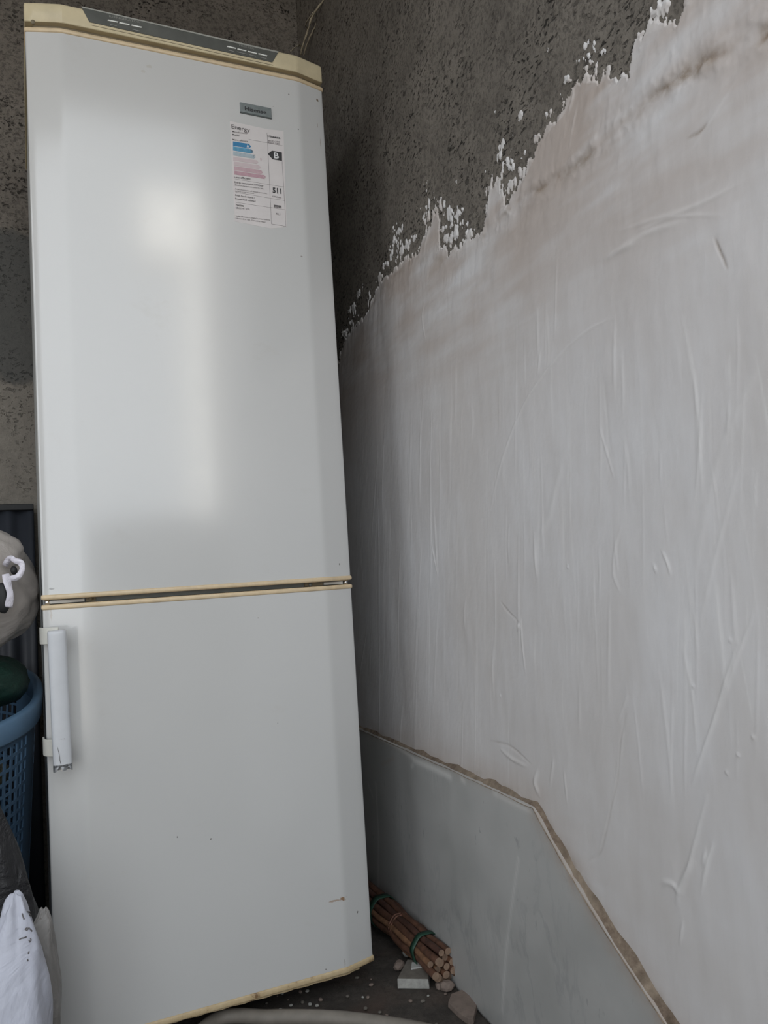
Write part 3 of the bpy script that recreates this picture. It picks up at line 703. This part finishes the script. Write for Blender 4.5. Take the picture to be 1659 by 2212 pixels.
tx('Energy consumption kWh/year', 185, 1348, 618, 1404, 26, 'ink_mid'); tx('(Based on standard test results for 24h)', 190, 1385, 615, 1443, 19)
tx('Actual consumption will depend on how the', 190, 1445, 665, 1514, 19); tx('appliance is used and where', 190, 1475, 475, 1512, 17)
tx('511', 755, 1492, 885, 1510, 76, 'ink', .03); tx('kWh/year', 750, 1558, 885, 1578, 24)
tx('Fresh food volume l', 195, 1543, 480, 1583, 26, 'ink_mid'); tx('Frozen food volume l', 195, 1594, 500, 1634, 26, 'ink_mid')
pg([(768,1675),(770,1716),(886,1732),(884,1692)], 'ink_mid', 'star_block'); tx('* * * *', 785, 1722, 872, 1732, 22, 'paper', 0)
tx('Noise', 205, 1688, 320, 1704, 32, 'ink_mid', .015); tx('(dB(A) re 1 pW)', 205, 1730, 410, 1752, 26); tx('40.1', 800, 1820, 866, 1830, 30)
tx('Further information is contained in product brochures', 205, 1850, 715, 1912, 20); tx('Norm EN 153, Directive label', 205, 1885, 645, 1942, 20)
# hinge zone between the doors
box('crossbar', .004, .596, .030, .072, Z_L1+.010, Z_U0-.010, M['crossbar'], fr)
zg0, zg1 = Z_L1+.0105, Z_U0-.0105
def gx_(u, y): return F(u, 1275, y)[0]
box('hinge_cover', gx_(105,.024), gx_(182,.024), .022, .036, zg0+.0005, zg1-.0005, M['white_plastic'], fr, .0008)
box('hinge_cover', gx_(700,.024), gx_(741,.024), .022, .036, zg0+.0005, zg1-.0005, M['white_plastic'], fr, .0008)
box('hinge_plate', gx_(185,.026), gx_(206,.026), .024, .034, zg0, zg1, M['recess'], fr); box('hinge_plate', gx_(658,.026), gx_(697,.026), .024, .034, zg0, zg1, M['recess'], fr)
for xx in (.008, .590): tube('hinge_pin', [(xx,.024,zg0-.001),(xx,.024,zg1+.001)], .0042, M['chrome'], fr, 14)
def disc(name, x, y, z, r, mat, parent): return tube(name, [(x,y,z),(x,y+.003,z)], r, mat, parent, 14)
disc('hinge_screw', gx_(196,.02), .0205, (zg0+zg1)/2+.002, .004, M['recess'], fr); disc('hinge_screw', gx_(672,.02), .0205, (zg0+zg1)/2, .0035, M['crossbar'], fr)
box('kick_plate', .01, .59, .10, .115, .012, .05, M['black'], fr)
for fx, fy in ((.05,.14),(.55,.14),(.05,.55),(.55,.55)): tube('foot', [(fx,fy,0),(fx,fy,.047)], .018, M['black'], fr, 14)
disc('cap_screw', .014, .004, Z_U1+.014, .004, M['recess'], fr)

# handle on the left of the lower door
hb = bpy.data.objects.new('handle', None); hb.location = (0.03-.3, -.03-.3, .65); COL.objects.link(hb); hb.parent = fr; hb['label'] = 'white vertical bar handle with a cracked, broken lower end'
class _O: pass
def hpy(name, vs, fs, mat, smooth=False):
    L = Vector((0.03, -.03, .65)); vs = [tuple(Vector(map(float, p))-L) for p in vs]
    me = bpy.data.meshes.new(name); me.from_pydata(vs, [], fs); bm = bmesh.new(); bm.from_mesh(me); bmesh.ops.recalc_face_normals(bm, faces=bm.faces); bm.to_mesh(me); bm.free()
    if smooth: me.polygons.foreach_set('use_smooth', [True]*len(me.polygons))
    return link(name, me, mat, hb)
hx0, hx1, hyc, hz0, hz1 = .0065, .0375, -.036, .532, .7735
hcx, hrx, hry = (hx0+hx1)/2, (hx1-hx0)/2, .011
nz, na = 60, 36; vs = []; fs = []
jag = [0]*na
def section(th, ins): 
    c_, s_ = math.cos(th), math.sin(th); e = .62
    return hcx + (hrx-ins)*math.copysign(abs(c_)**e, c_), hyc + (hry-ins)*math.copysign(abs(s_)**e, s_)
for shell, ins in ((0, 0), (1, .0022)):
    for i in range(nz):
        for k_ in range(na):
            th = 2*math.pi*k_/na; x, y = section(th, ins + (.0012 if (i == nz-1 and shell == 0) else 0))
            z = hz0 + (hz1-hz0)*(i/(nz-1))**1.0
            if i == 0:
                fx = (x-hx0)/(hx1-hx0); fr_ = y < hyc
                z += (.0105*math.exp(-((fx-.33)/.12)**2) + .008*math.exp(-((fx-.78)/.10)**2)) if fr_ else 0
            if i == 1 and z < hz0+.012 and y < hyc: z = hz0+.012
            x += (z-hz1)*-.0012 - (z-.65)*.012
            vs.append((x, y, z))
for sh in (0, 1):
    b_ = sh*nz*na
    for i in range(nz-1):
        for k_ in range(na): fs.append((b_+i*na+k_, b_+i*na+(k_+1)%na, b_+(i+1)*na+(k_+1)%na, b_+(i+1)*na+k_))
for k_ in range(na): fs.append((k_, (k_+1)%na, nz*na+(k_+1)%na, nz*na+k_))
fs.append(tuple((nz-1)*na+k_ for k_ in range(na)))
o = hpy('handle_bar', vs, fs, M['handle'], True)
for p in o.data.polygons:
    if len(p.vertices) > 4: p.use_smooth = False
yh = hyc-hry-.0005
def hplate(name, pts, w, mat):
    P_ = [F(*p, yh) for p in pts]; vs = []; fs = []
    for i, (x, z) in enumerate(P_):
        ww = w*(.5 if i in (0,) else 1); vs += [(x-ww/2, yh+.0003, z), (x+ww/2, yh+.0003, z), (x+ww/2, yh-.0001, z), (x-ww/2, yh-.0001, z)]
    for i in range(len(P_)-1):
        for a in range(4): fs.append((i*4+a, i*4+(a+1)%4, (i+1)*4+(a+1)%4, (i+1)*4+a))
    fs += [(0,1,2,3), tuple(len(vs)-4+a for a in (3,2,1,0))]
    return hpy(name, vs, fs, mat)
hplate('hairline_crack', [(123.5,1613),(127,1625),(128.5,1635),(129.5,1643),(131.5,1650)], .0008, M['ink_mid'])
hplate('scuff', [(131,1596),(134,1597)], .0006, M['ink_soft']); hplate('scuff', [(138.5,1595),(139.5,1597)], .001, M['ink_soft'])
o = hpy('metal_insert', [(a, b, c) for a, b, c in box_geo(hcx-.0022, hcx+.0022, hyc-.007, hyc+.006, hz0+.002, hz0+.06)[0]], box_geo(0,1,0,1,0,1)[1], M['chrome'])
hpy('dark_core', [(a, b, c) for a, b, c in box_geo(hcx-.011, hcx+.011, hyc-.001, hyc+.006, hz0+.006, hz0+.05)[0]], box_geo(0,1,0,1,0,1)[1], M['black'])
def bracket(zc, h):
    # strap from the bar's back, round the door's left side
    path = [(.024,-.026),(.010,-.022),(.000,-.014),(-.0045,-.004),(-.0052,.010),(-.0050,.030),(-.0046,.045)]
    pts = [np.array(p) for p in spline(path, 6)]; vs = []; n = len(pts)
    for i, p in enumerate(pts):
        t = pts[min(i+1,n-1)]-pts[max(i-1,0)]; t /= np.linalg.norm(t); nr = np.array([t[1], -t[0]])*.0016
        hh = h/2*(1 if i/n < .7 else 1-.35*((i/n-.7)/.3))
        for s, q in ((1,-1),(-1,-1),(-1,1),(1,1)): 
            pp = p+nr*s; vs.append((pp[0], pp[1], zc+q*hh))
    fs = [(i*4+a, i*4+(a+1)%4, (i+1)*4+(a+1)%4, (i+1)*4+a) for i in range(n-1) for a in range(4)] + [(0,1,2,3), tuple((n-1)*4+a for a in (3,2,1,0))]
    o = hpy('bracket', vs, fs, M['bracket']); bevel(o, .0009, 2)
bracket(.7640, .0290); bracket(.5700, .0290)

# ------------------------------------------------------------------ things left of the refrigerator
def blobby(name, c, r, mat, parent=None, seed=1, amp=.08, fold=0.0, nfold=9, e=1.0, sub=(64, 40), warp=None, flat=None):
    nu, nv = sub; vs = []; fs = []
    for j in range(nv+1):
        ph = math.pi*j/nv
        for i in range(nu):
            th = 2*math.pi*i/nu
            cx, cy, cz = math.cos(th)*math.sin(ph), math.sin(th)*math.sin(ph), math.cos(ph)
            f_ = lambda q: math.copysign(abs(q)**e, q)
            vs.append([f_(cx), f_(cy), f_(cz), th, ph])
    A = np.array(vs); th, ph = A[:,3], A[:,4]
    n = fbm(A[:,0]*1.7+A[:,2]*.8+9, A[:,1]*1.7+A[:,2]*1.1+9, seed, 4)*amp*2 + fold*np.sin(nfold*th + 2.2*fbm(th*.0+A[:,2]*2+5, A[:,0]+5, seed+9, 2)*3)*np.sin(ph)
    S_ = 1+n; Pn = A[:,:3]*S_[:,None]*np.array(r)[None]
    if warp is not None: Pn = warp(Pn, A)
    if flat is not None: Pn[:,2] = np.maximum(Pn[:,2], flat)
    Pn = Pn + np.array(c)[None]
    for j in range(nv):
        for i in range(nu): fs.append((j*nu+i, (j+1)*nu+i, (j+1)*nu+(i+1)%nu, j*nu+(i+1)%nu))
    o = pyd(name, [tuple(p) for p in Pn], fs, mat, parent, smooth=True)
    bm = bmesh.new(); bm.from_mesh(o.data); bmesh.ops.remove_doubles(bm, verts=bm.verts, dist=1e-5); bm.to_mesh(o.data); bm.free()
    o.data.polygons.foreach_set('use_smooth', [True]*len(o.data.polygons))
    return o
def film(name, col, rough=.35, trans=.0, scale=14, bump=.6, weave=0):
    k = N(name); v = k.map(); n1 = k.noise(scale, 5, .6, v, 1.0); n2 = k.noise(scale*5, 4, .6, v, .5)
    k.base(k.ramp(n1, [(.3, tuple(x*.82 for x in col)), (.7, tuple(min(1, x*1.12) for x in col))])); k.rough(rough)
    b = k.bump(n1, bump, .02); b = k.bump(n2, bump*.7, .004, b)
    if weave:
        wv = k.n('ShaderNodeTexWave', Scale=weave, Distortion=.4); k.l(v, wv.inputs['Vector']); k.bump(wv.outputs['Fac'], .12, .001, b)
    if trans: k.b.inputs['Transmission Weight'].default_value = trans
    k.b.inputs['Subsurface Weight'].default_value = 0
    return k.m
M['bag_beige'] = film('thin_beige_bag', (.38,.345,.32), .34, 0, 9, .35)
M['bag_white'] = film('white_bag_plastic', (.72,.69,.76), .35)
M['bag_dark'] = film('dark_plastic_film', (.016,.016,.018), .45)
M['sack'] = film('white_woven_sack', (.46,.475,.55), .5, 0, 7, .5, 260)
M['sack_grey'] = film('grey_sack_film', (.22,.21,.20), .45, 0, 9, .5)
M['green'] = film('dark_green_bag', (.006,.030,.020), .55)
M['beige_cloth'] = film('beige_cloth', (.22,.20,.14), .8)
M['basket'] = plain('blue_basket_plastic', (.06,.118,.195), .40, 0, .1, 20)
M['basket_rim'] = plain('blue_basket_rim', (.10,.185,.29), .38, 0, .08, 20)
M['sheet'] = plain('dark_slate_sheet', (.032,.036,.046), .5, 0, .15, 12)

# corrugated sheet leaning against the back wall
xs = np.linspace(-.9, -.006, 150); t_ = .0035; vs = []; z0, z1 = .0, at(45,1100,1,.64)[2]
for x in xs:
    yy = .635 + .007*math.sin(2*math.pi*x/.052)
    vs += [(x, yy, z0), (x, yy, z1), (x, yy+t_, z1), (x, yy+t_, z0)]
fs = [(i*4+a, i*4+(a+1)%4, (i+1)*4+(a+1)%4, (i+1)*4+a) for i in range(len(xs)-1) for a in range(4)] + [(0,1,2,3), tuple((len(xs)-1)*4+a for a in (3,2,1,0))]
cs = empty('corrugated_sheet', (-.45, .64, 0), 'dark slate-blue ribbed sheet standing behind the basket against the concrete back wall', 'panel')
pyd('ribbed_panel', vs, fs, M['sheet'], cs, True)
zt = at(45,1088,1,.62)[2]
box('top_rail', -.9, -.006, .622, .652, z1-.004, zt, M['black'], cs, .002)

# laundry basket
BC = Vector((-.312, .275, .0)); RX, RY = .2990, .318; RZ = .640; TILT = math.radians(7.5)
bk = empty('laundry_basket', (BC.x, BC.y, 0), 'blue plastic laundry basket with square lattice holes left of the refrigerator', 'basket')
def bpt(th, s, out=0.0):
    """s 0 bottom..1 rim"""
    k_ = .86 + .14*s; e = .8; c_, sn = math.cos(th), math.sin(th)
    x = (RX*k_+out)*math.copysign(abs(c_)**e, c_); y = (RY*k_+out)*math.copysign(abs(sn)**e, sn); z = s*RZ
    z2 = z*math.cos(0) + (y)*math.tan(TILT)*s
    return (BC.x+x, BC.y+y, z2+.004)
NT, NS = 168, 52
bm = bmesh.new(); gv = [[None]*(NS+1) for _ in range(NT)]
S0, S1 = .03, .95
svals = [S0+(S1-S0)*j/NS for j in range(NS+1)]
# uneven grid: strut, hole, strut, hole ...
ths = []; step = 2*math.pi/(NT/2)
for i in range(NT//2): ths += [i*step, i*step+step*.30]
zsv = []; nrow = NS//2; dz_ = (S1-S0)/nrow
for j in range(nrow): zsv += [S0+j*dz_, S0+j*dz_+dz_*.24]
zsv.append(S1)
for i, th in enumerate(ths):
    for j, s in enumerate(zsv): gv[i][j] = bm.verts.new(Vector(bpt(th, s)) - bk.location)
for i in range(len(ths)):
    band = (i//2) % 15 in (4, 5, 6)
    for j in range(len(zsv)-1):
        hole = (i % 2 == 1) and (j % 2 == 1) and not band and 2 < j < len(zsv)-2
        if hole: continue
        i2 = (i+1) % len(ths); bm.faces.new([gv[i][j], gv[i2][j], gv[i2][j+1], gv[i][j+1]])
bmesh.ops.recalc_face_normals(bm, faces=bm.faces)
me = bpy.data.meshes.new('lattice_wall'); bm.to_mesh(me); bm.free(); lw = link('lattice_wall', me, M['basket'], bk)
md = lw.modifiers.new('s', 'SOLIDIFY'); md.thickness = .0028
vs = []; n = 120
for i in range(n):
    th = 2*math.pi*i/n
    for (o_, s) in ((-.004,.935),(.010,.935),(.012,.942),(.012,.996),(.009,1.003),(-.003,1.003),(-.006,.996)): vs.append(bpt(th, s, o_))
fs = [(i*7+a, i*7+(a+1)%7, ((i+1)%n)*7+(a+1)%7, ((i+1)%n)*7+a) for i in range(n) for a in range(7)]
pyd('rim', vs, fs, M['basket_rim'], bk, True)
vs = [bpt(2*math.pi*i/60, .03) for i in range(60)]; pyd('base', vs + [(x, y, z+.004) for x, y, z in vs], [tuple(range(60)), tuple(range(119, 59, -1))] + [(i, (i+1)%60, 60+(i+1)%60, 60+i) for i in range(60)], M['basket'], bk)

def proj(P_):
    q = ROT.T @ (np.array(P_)-CAM); return 829.5+FPX*q[0]/q[1], 1106-FPX*q[2]/q[1]
# bundles in and on the basket
o = blobby('cloth_bundle', (-.24, .18, .500), (.17, .17, .085), M['beige_cloth'], seed=4, amp=.12, fold=.03)
tag(o, 'beige cloth bundle inside the basket under the green bag', 'cloth')
o = blobby('green_bag', (-.150, .22, .672), (.128, .13, .062), M['green'], seed=8, amp=.07, fold=.02)
tag(o, 'dark green bag lying in the blue basket under the pale shopping bag', 'bag')
sb = empty('shopping_bag', (-.12, .19, .74), 'crumpled pale beige carrier bag with white loop handles on top of the basket', 'bag')
def wrp(Pn, A):
    z = Pn[:,2]; Pn[:,0] += .010*np.sin(z*40+1)*0; Pn[:,0] *= 1-.22*np.clip(z/.12, -.2, 1)**2; return Pn
blobby('bag_body', (-.128, .19, .856), (.128, .12, .126), M['bag_beige'], sb, seed=15, amp=.045, fold=.022, nfold=9, sub=(110, 70), warp=wrp)
o = blobby('bag_top_fold', (-.098, .135, .915), (.072, .05, .055), M['bag_beige'], sb, seed=19, amp=.07, fold=.03, nfold=7, sub=(60, 40))
o = blobby('bag_crumple', (-.135, .075, .865), (.055, .035, .085), M['bag_white'], sb, seed=23, amp=.16, fold=.06, nfold=8, sub=(70, 50)); o['label'] = 'white crumpled bag mouth'
def ribbon(name, pts, w, mat, parent, wdir):
    P_ = spline(pts, 8); vs = []; n = len(P_)
    for i, p in enumerate(P_):
        t = P_[min(i+1,n-1)]-P_[max(i-1,0)]; t /= np.linalg.norm(t); s = np.cross(t, wdir); s = s/np.linalg.norm(s) if np.linalg.norm(s) > 1e-6 else np.array([0,0,1.])
        nn_ = np.cross(t, s); wv = s*w/2*(1+.12*math.sin(i*.35)); tt = nn_*.0006
        for a in (wv+tt, -wv+tt, -wv-tt, wv-tt): vs.append(tuple(p+a))
    fs = [(i*4+a, i*4+(a+1)%4, (i+1)*4+(a+1)%4, (i+1)*4+a) for i in range(n-1) for a in range(4)] + [(0,1,2,3), tuple((n-1)*4+a for a in (3,2,1,0))]
    return pyd(name, vs, fs, mat, parent, True)
yb = .055
def bp(u, v, y=yb): return tuple(at(u, v, 1, y))
ribbon('handle_loop', [bp(10,1222,.075), bp(22,1206,.06), bp(33,1211,.05), bp(45,1216,.048), bp(48,1230,.045), bp(38,1246,.045), bp(22,1250,.05), bp(16,1258,.055)], .010, M['bag_white'], sb, np.array([.1,1,.0]))
ribbon('handle_loop', [bp(12,1240,.055), bp(17,1262,.048), bp(22,1285,.048), bp(18,1312,.055)], .012, M['bag_white'], sb, np.array([0,1,.0]))
blobby('bag_gap_shade', tuple(at(6,1292,1,.062)), (.013,.010,.028), M['black'], sb, seed=3, amp=.05, sub=(24,16))['label'] = 'black lump standing in for the shaded gap under the handles'  # black lump takes the place of shade in the bag opening
blobby('bag_gap_shade', tuple(at(30,1232,1,.064)), (.006,.006,.008), M['black'], sb, seed=3, amp=.05, sub=(20,14))  # smaller black lump for the shade inside the loop

# dark bag and white sack at the foot of the refrigerator
def wz(Pn, A):
    z = Pn[:,2]; k_ = 1-.42*np.clip((z+.02)/.24, 0, 1)**1.3; Pn[:,0] *= k_; Pn[:,1] *= k_; return Pn
o = blobby('dark_bag', (-.127, -.085, .295), (.110, .052, .350), M['bag_dark'], seed=31, amp=.06, fold=.03, nfold=11, sub=(90, 60), warp=wz, flat=-.292)
tag(o, 'dark grey plastic bag standing between the white sack and the blue basket', 'bag')
def ws(Pn, A):
    z = Pn[:,2]; k_ = 1-.62*np.clip((z-.0)/.19, 0, 1)**1.6; Pn[:,0] = Pn[:,0]*k_ + .034*np.clip(z/.19, 0, 1); Pn[:,1] *= k_; return Pn
sk = empty('woven_sack', (-.09, -.24, 0), 'white woven sack with black scribbled marks on the floor left of the refrigerator', 'sack')
blobby('sack_body', (-.086, -.235, .19), (.075, .070, .215), M['sack'], sk, seed=41, amp=.035, fold=.030, nfold=6, e=.72, sub=(130, 80), warp=ws, flat=-.19)
blobby('sack_side', (-.048, -.185, .165), (.050, .034, .195), M['sack_grey'], sk, seed=45, amp=.04, fold=.02, nfold=6, e=.7, sub=(80, 60), warp=ws, flat=-.165)['label'] = 'grey second layer behind the sack'

# ink scribbles lying on the sack's cloth
from mathutils.bvhtree import BVHTree
sbod = [o for o in sk.children if o.name.startswith('sack_body')][0]
bvh = BVHTree.FromPolygons([tuple(v.co + sk.location) for v in sbod.data.vertices], [tuple(p.vertices) for p in sbod.data.polygons])
def on_sack(u, v):
    d = Vector(ray(u, v)).normalized(); h = bvh.ray_cast(Vector(CAM), d)
    return (h[0] + h[1]*(.0006 if h[1].dot(d) < 0 else -.0006)) if h[0] is not None else None
for st in ([(48,1973),(50,1980),(52,1986)], [(58,1970),(64,1970),(68,1976),(66,1979),(62,1975)], [(70,1975),(76,1978),(79,1984),(76,1987),(74,1982)], [(80,1982),(84,1988),(86,1996)], [(73,1994),(78,1992)], [(54,2007),(58,2004),(61,2006),(58,2010),(54,2007)],
           [(61,2004),(66,2008),(69,2012)], [(78,2003),(80,2010),(77,2013)], [(41,2030),(46,2027),(52,2026),(57,2024)], [(65,2027),(67,2031),(64,2035),(62,2031)], [(62,2055),(61,2061)], [(59,2072),(60,2076)]):
    P_ = [on_sack(*q) for q in st]; P_ = [p for p in P_ if p is not None]
    if len(P_) > 1: tube('ink_scribble', [tuple(p) for p in P_], .0009, M['ink_mid'], sk, 6)

# ------------------------------------------------------------------ hose, stick bundle, rubble
M['hose'] = plain('pale_dusty_hose', (.185,.165,.14), .6, 0, .15, 30, bump=.2)
hp = [(.12,-.62,.0135),(.10,-.35,.0135),(.15,-.13,.0135)] + [tuple(at(u, v, 2, .0135)) for u, v in ((460,2207),(582,2198),(703,2199),(799,2208),(900,2224),(1000,2250),(1120,2300))] 
hp = [hp[0],hp[1],hp[2]] + [p for p in hp[3:]]
hp += [(.60,-.42,.0135),(.5,-.6,.0135)]
hp = [p for p in hp]
o = tube('hose', spline(hp, 10), .0135, M['hose'], None, 14); tag(o, 'pale dusty hose curving over the floor in front of the refrigerator', 'hose')

M['wood'] = []
for i, c in enumerate([(.16,.078,.045),(.11,.052,.032),(.21,.11,.06),(.075,.036,.025)]):
    k = N('reddish_stick'); n1 = k.noise(60, 4, .6, k.map((1,1,1)))
    k.base(k.ramp(n1, [(.3, tuple(x*.55 for x in c)), (.7, tuple(x*1.25 for x in c))])); k.rough(.6); k.bump(n1, .5, .002); M['wood'].append(k.m)
M['stick_end'] = plain('pale_cut_end', (.24,.16,.11), .8, 0, .25, 120)
M['tape'] = plain('green_tape', (.012,.046,.028), .5); M['twine'] = plain('reddish_twine', (.16,.075,.05), .8, 0, .3, 80)
A0 = at(962, 2086, 2, .041); B0 = np.array([.718, .50, .041])
A0 = np.array(A0); 
sbn = empty('stick_bundle', tuple(A0*[1,1,0]), 'bundle of reddish-brown sticks bound with green tape lying along the wall', 'stick bundle')
ax = B0-A0; Lb = np.linalg.norm(ax); ax /= Lb; e1 = np.cross(ax, [0,0,1.]); e1 /= np.linalg.norm(e1); e2 = np.cross(e1, ax)
cells = []
rs = random.Random(3)
RB = .036
for ring, (nr, rad) in enumerate(((1, 0), (6, .0155), (12, .029))):
    for q in range(nr):
        a = 2*math.pi*q/max(nr,1) + ring*.4; cells.append((rad*math.cos(a)+rs.uniform(-.0012,.0012), rad*math.sin(a)*.92+rs.uniform(-.0012,.0012)))
for q, (a, b) in enumerate(cells):
    r0 = rs.uniform(.0066, .0084); st = rs.uniform(-.012, .012); pts = []
    for i in range(14):
        s = st + (Lb-st+rs.uniform(-.01,.01)*(i == 13))*i/13; pinch = 1-.16*math.exp(-((s-.085)/.03)**2)-.28*math.exp(-((s-.20)/.025)**2)
        pts.append(A0 + ax*s + e1*(a*pinch+.0012*math.sin(i*1.1+q)) + e2*(b*pinch+.0010*math.cos(i*.9+q*2)))
    o = tube('stick', pts, r0, rs.choice(M['wood']), sbn, 9)
    o.data.materials.append(M['stick_end']); o.data.polygons[len(o.data.polygons)-2].material_index = 1
    for pq_ in (o.data.polygons[len(o.data.polygons)-2], o.data.polygons[len(o.data.polygons)-1]): pq_.use_smooth = False
    o.data.set_sharp_from_angle(angle=math.radians(60))
def tie(s, w, r, mat, lab_=None):
    n = 40; vs = []
    for k_ in range(n):
        th = 2*math.pi*k_/n
        for (ds, dr) in ((-w/2,0),(w/2,0),(w/2,-.0018),(-w/2,-.0018)):
            rr = r+dr+.0010*math.sin(th*7); p = A0+ax*(s+ds+.003*math.sin(th))+e1*rr*math.cos(th)+e2*rr*.95*math.sin(th); vs.append(tuple(p))
    fs = [(i*4+a, i*4+(a+1)%4, ((i+1)%n)*4+(a+1)%4, ((i+1)%n)*4+a) for i in range(n) for a in range(4)]
    o = pyd('tie', vs, fs, mat, sbn, True)
    if lab_: o['label'] = lab_
tie(.080, .016, .0360, M['tape'], 'green tape near the end'); tie(.20, .007, .0300, M['twine'], 'reddish twine'); tie(.300, .022, .0378, M['tape'], 'green tape in the shade')
tie(.208, .006, .0308, M['twine'])

def rock(name, c, r, mat, seed, rot=0, label=None, cat=None, group=None):
    rs_ = random.Random(seed); bm = bmesh.new(); bmesh.ops.create_icosphere(bm, subdivisions=2, radius=1)
    ca, sa = math.cos(rot), math.sin(rot)
    for v_ in bm.verts:
        p = v_.co; d = 1+.22*(rs_.random()-.5)+.16*math.sin(3*p.x+seed)*math.cos(2.3*p.y+seed*2)
        x, y, z = p.x*d*r[0], p.y*d*r[1], p.z*r[2]*(1+.1*(rs_.random()-.5))
        z = max(-r[2]*.72, min(r[2]*.8, z)); v_.co = (x*ca-y*sa, x*sa+y*ca, z+r[2]*.72)
    me = bpy.data.meshes.new(name); bm.to_mesh(me); bm.free(); o = link(name, me, mat); o.location = c
    return tag(o, label, cat, group)
M['tile_side'] = plain('chipped_white_stone', (.34,.335,.31), .8, 0, .2, 90, bump=.4); M['tile_top'] = plain('dusty_stone_top', (.15,.135,.115), .85, 0, .2, 60)
M['stone'] = plain('brownish_stone', (.20,.155,.13), .85, 0, .25, 40, bump=.5); M['chip'] = plain('white_chip', (.45,.45,.43), .7, 0, .1)
# broken slab piece
zT = .0185; c0 = at(858,2114,2,zT); c1 = at(925,2115,2,zT); c2 = at(930,2078,2,zT); c3 = at(880,2072,2,zT)
top = [c0, c1, c2, c3]; b0 = at(855,2133,2,.0); b1 = at(926,2135,2,.0); bot = [b0, b1, (c2[0]+.004, c2[1], 0), (c3[0], c3[1], 0)]
tl = empty('slab_fragment', (float(c0[0]), float(c0[1]), 0), 'broken white stone slab piece with pale front edge beside the stick bundle', 'stone')
bot = [(c0[0]-.0015, c0[1]-.002, 0), (c1[0]+.001, c1[1]-.002, 0), (c2[0], c2[1], 0), (c3[0], c3[1], 0)]
o = pyd('slab_body', [tuple(p) for p in bot]+[(p[0],p[1],zT) for p in top], [(0,3,2,1),(4,5,6,7),(0,1,5,4),(1,2,6,5),(2,3,7,6),(3,0,4,7)], M['tile_side'], tl)
o.data.materials.append(M['tile_top']); 
for p in o.data.polygons:
    if abs(p.normal.z) > .8: p.material_index = 1
bevel(o, .0012, 2)
cq = [at(u, v, 2, zT+.0012) for u, v in ((888,2094),(890,2081),(902,2080),(915,2089))]
o = pyd('stone_chip', [(p[0],p[1],zT+.0004) for p in cq]+[(p[0],p[1],zT+.0035) for p in cq], [(0,3,2,1),(4,5,6,7),(0,1,5,4),(1,2,6,5),(2,3,7,6),(3,0,4,7)], M['chip']); tag(o, 'small white triangular chip lying on the slab piece', 'stone chip')
# flat brownish stone by the wall foot
pq = [(968,2162),(975,2146),(992,2136),(1006,2131),(1022,2142),(1030,2165),(1022,2196),(1012,2200),(990,2184)]
zt_ = .012; q = [at(u, v, 2, zt_) for u, v in pq]; n = len(q); cx_ = sum(p[0] for p in q)/n; cy_ = sum(p[1] for p in q)/n
vs = [(p[0], p[1], zt_*(.85+.15*math.sin(i*2))) for i, p in enumerate(q)] + [(cx_+(p[0]-cx_)*1.04, cy_+(p[1]-cy_)*1.04, 0) for p in q] + [(cx_, cy_, zt_*1.15)]
fs = [(i, (i+1)%n, 2*n) for i in range(n)] + [(i, (i+1)%n, n+(i+1)%n, n+i) for i in range(n)] + [tuple(range(n, 2*n))]
o = pyd('flat_stone', vs, fs, M['stone']); bevel(o, .0012, 2); tag(o, 'flat pinkish-brown stone piece at the foot of the marble slab', 'stone')
big = [((880,2062),(.011,.009,.012),'pale round pebble at the back of the slab piece'),((862,2088),(.014,.011,.010),'dusty grey lump left of the slab piece'),((950,2132),(.010,.008,.008),'dusty grey lump under the end of the stick bundle'),((988,2128),(.016,.011,.012),'dark stone touching the wall behind the flat brown stone')]
for i, ((u, v), r, lb) in enumerate(big):
    p = at(u, v, 2, .004); x = min(p[0], W0+WS*p[1]-T_SLAB-r[0]-.004); rock('stone_lump', (x, p[1], 0), r, M['stone'] if i in (1, 2, 3) else M['tile_side'], 50+i, i, lb, 'stone')
rs = random.Random(12); cnt = 0
while cnt < 46:
    u, v = rs.uniform(560, 1110), rs.uniform(2110, 2230); p = at(u, v, 2, 0); 
    if p[0] > W0+WS*p[1]-T_SLAB-.012 or p[0] < .2 or (.62 < p[0] < .70 and -.06 < p[1] < .03): continue
    if abs((p[1]+.02)) < .018 and p[0] < .55: continue
    s = rs.uniform(.0015, .0042); rock('pebble', (p[0], p[1], 0), (s*1.2, s, s*.8), rs.choice([M['stone'], M['tile_top'], M['stone'], M['tile_side']]), cnt, rs.uniform(0, 6), 'tiny crumb of rubble scattered on the dark floor', 'rubble', 'rubble crumbs on the floor'); cnt += 1

# ------------------------------------------------------------------ frayed dusty twine in the corner above the refrigerator
M['web'] = plain('dusty_twine', (.42,.37,.27), .9, 0, .3, 90)
tw = empty('dusty_twine', tuple(map(float, at(655,105,1,.58))), 'dusty frayed twine strands hanging in the corner above the refrigerator', 'twine')
def strand(px, r, y0=.58, y1=.36):
    n = len(px); pts = [at(u, v, 1, y0+(y1-y0)*i/(n-1)) for i, (u, v) in enumerate(px)]
    sp_ = spline(pts, 7); sp_ = [p + np.array([rs.uniform(-.001,.001), 0, rs.uniform(-.001,.001)]) for p in sp_]
    tube('strand', sp_, r, M['web'], tw, 6, rfun=lambda t: .7+.5*abs(math.sin(t*17)))
strand([(650,118),(655,95),(665,65),(675,35),(688,15),(705,-8),(722,-40)], .0028)
strand([(656,120),(663,95),(675,68),(688,42),(702,20),(718,-6),(735,-40)], .0022, .58, .38)
strand([(651,100),(645,97),(636,104),(628,110)], .0016); strand([(664,62),(660,54),(666,42),(676,28)], .0018)
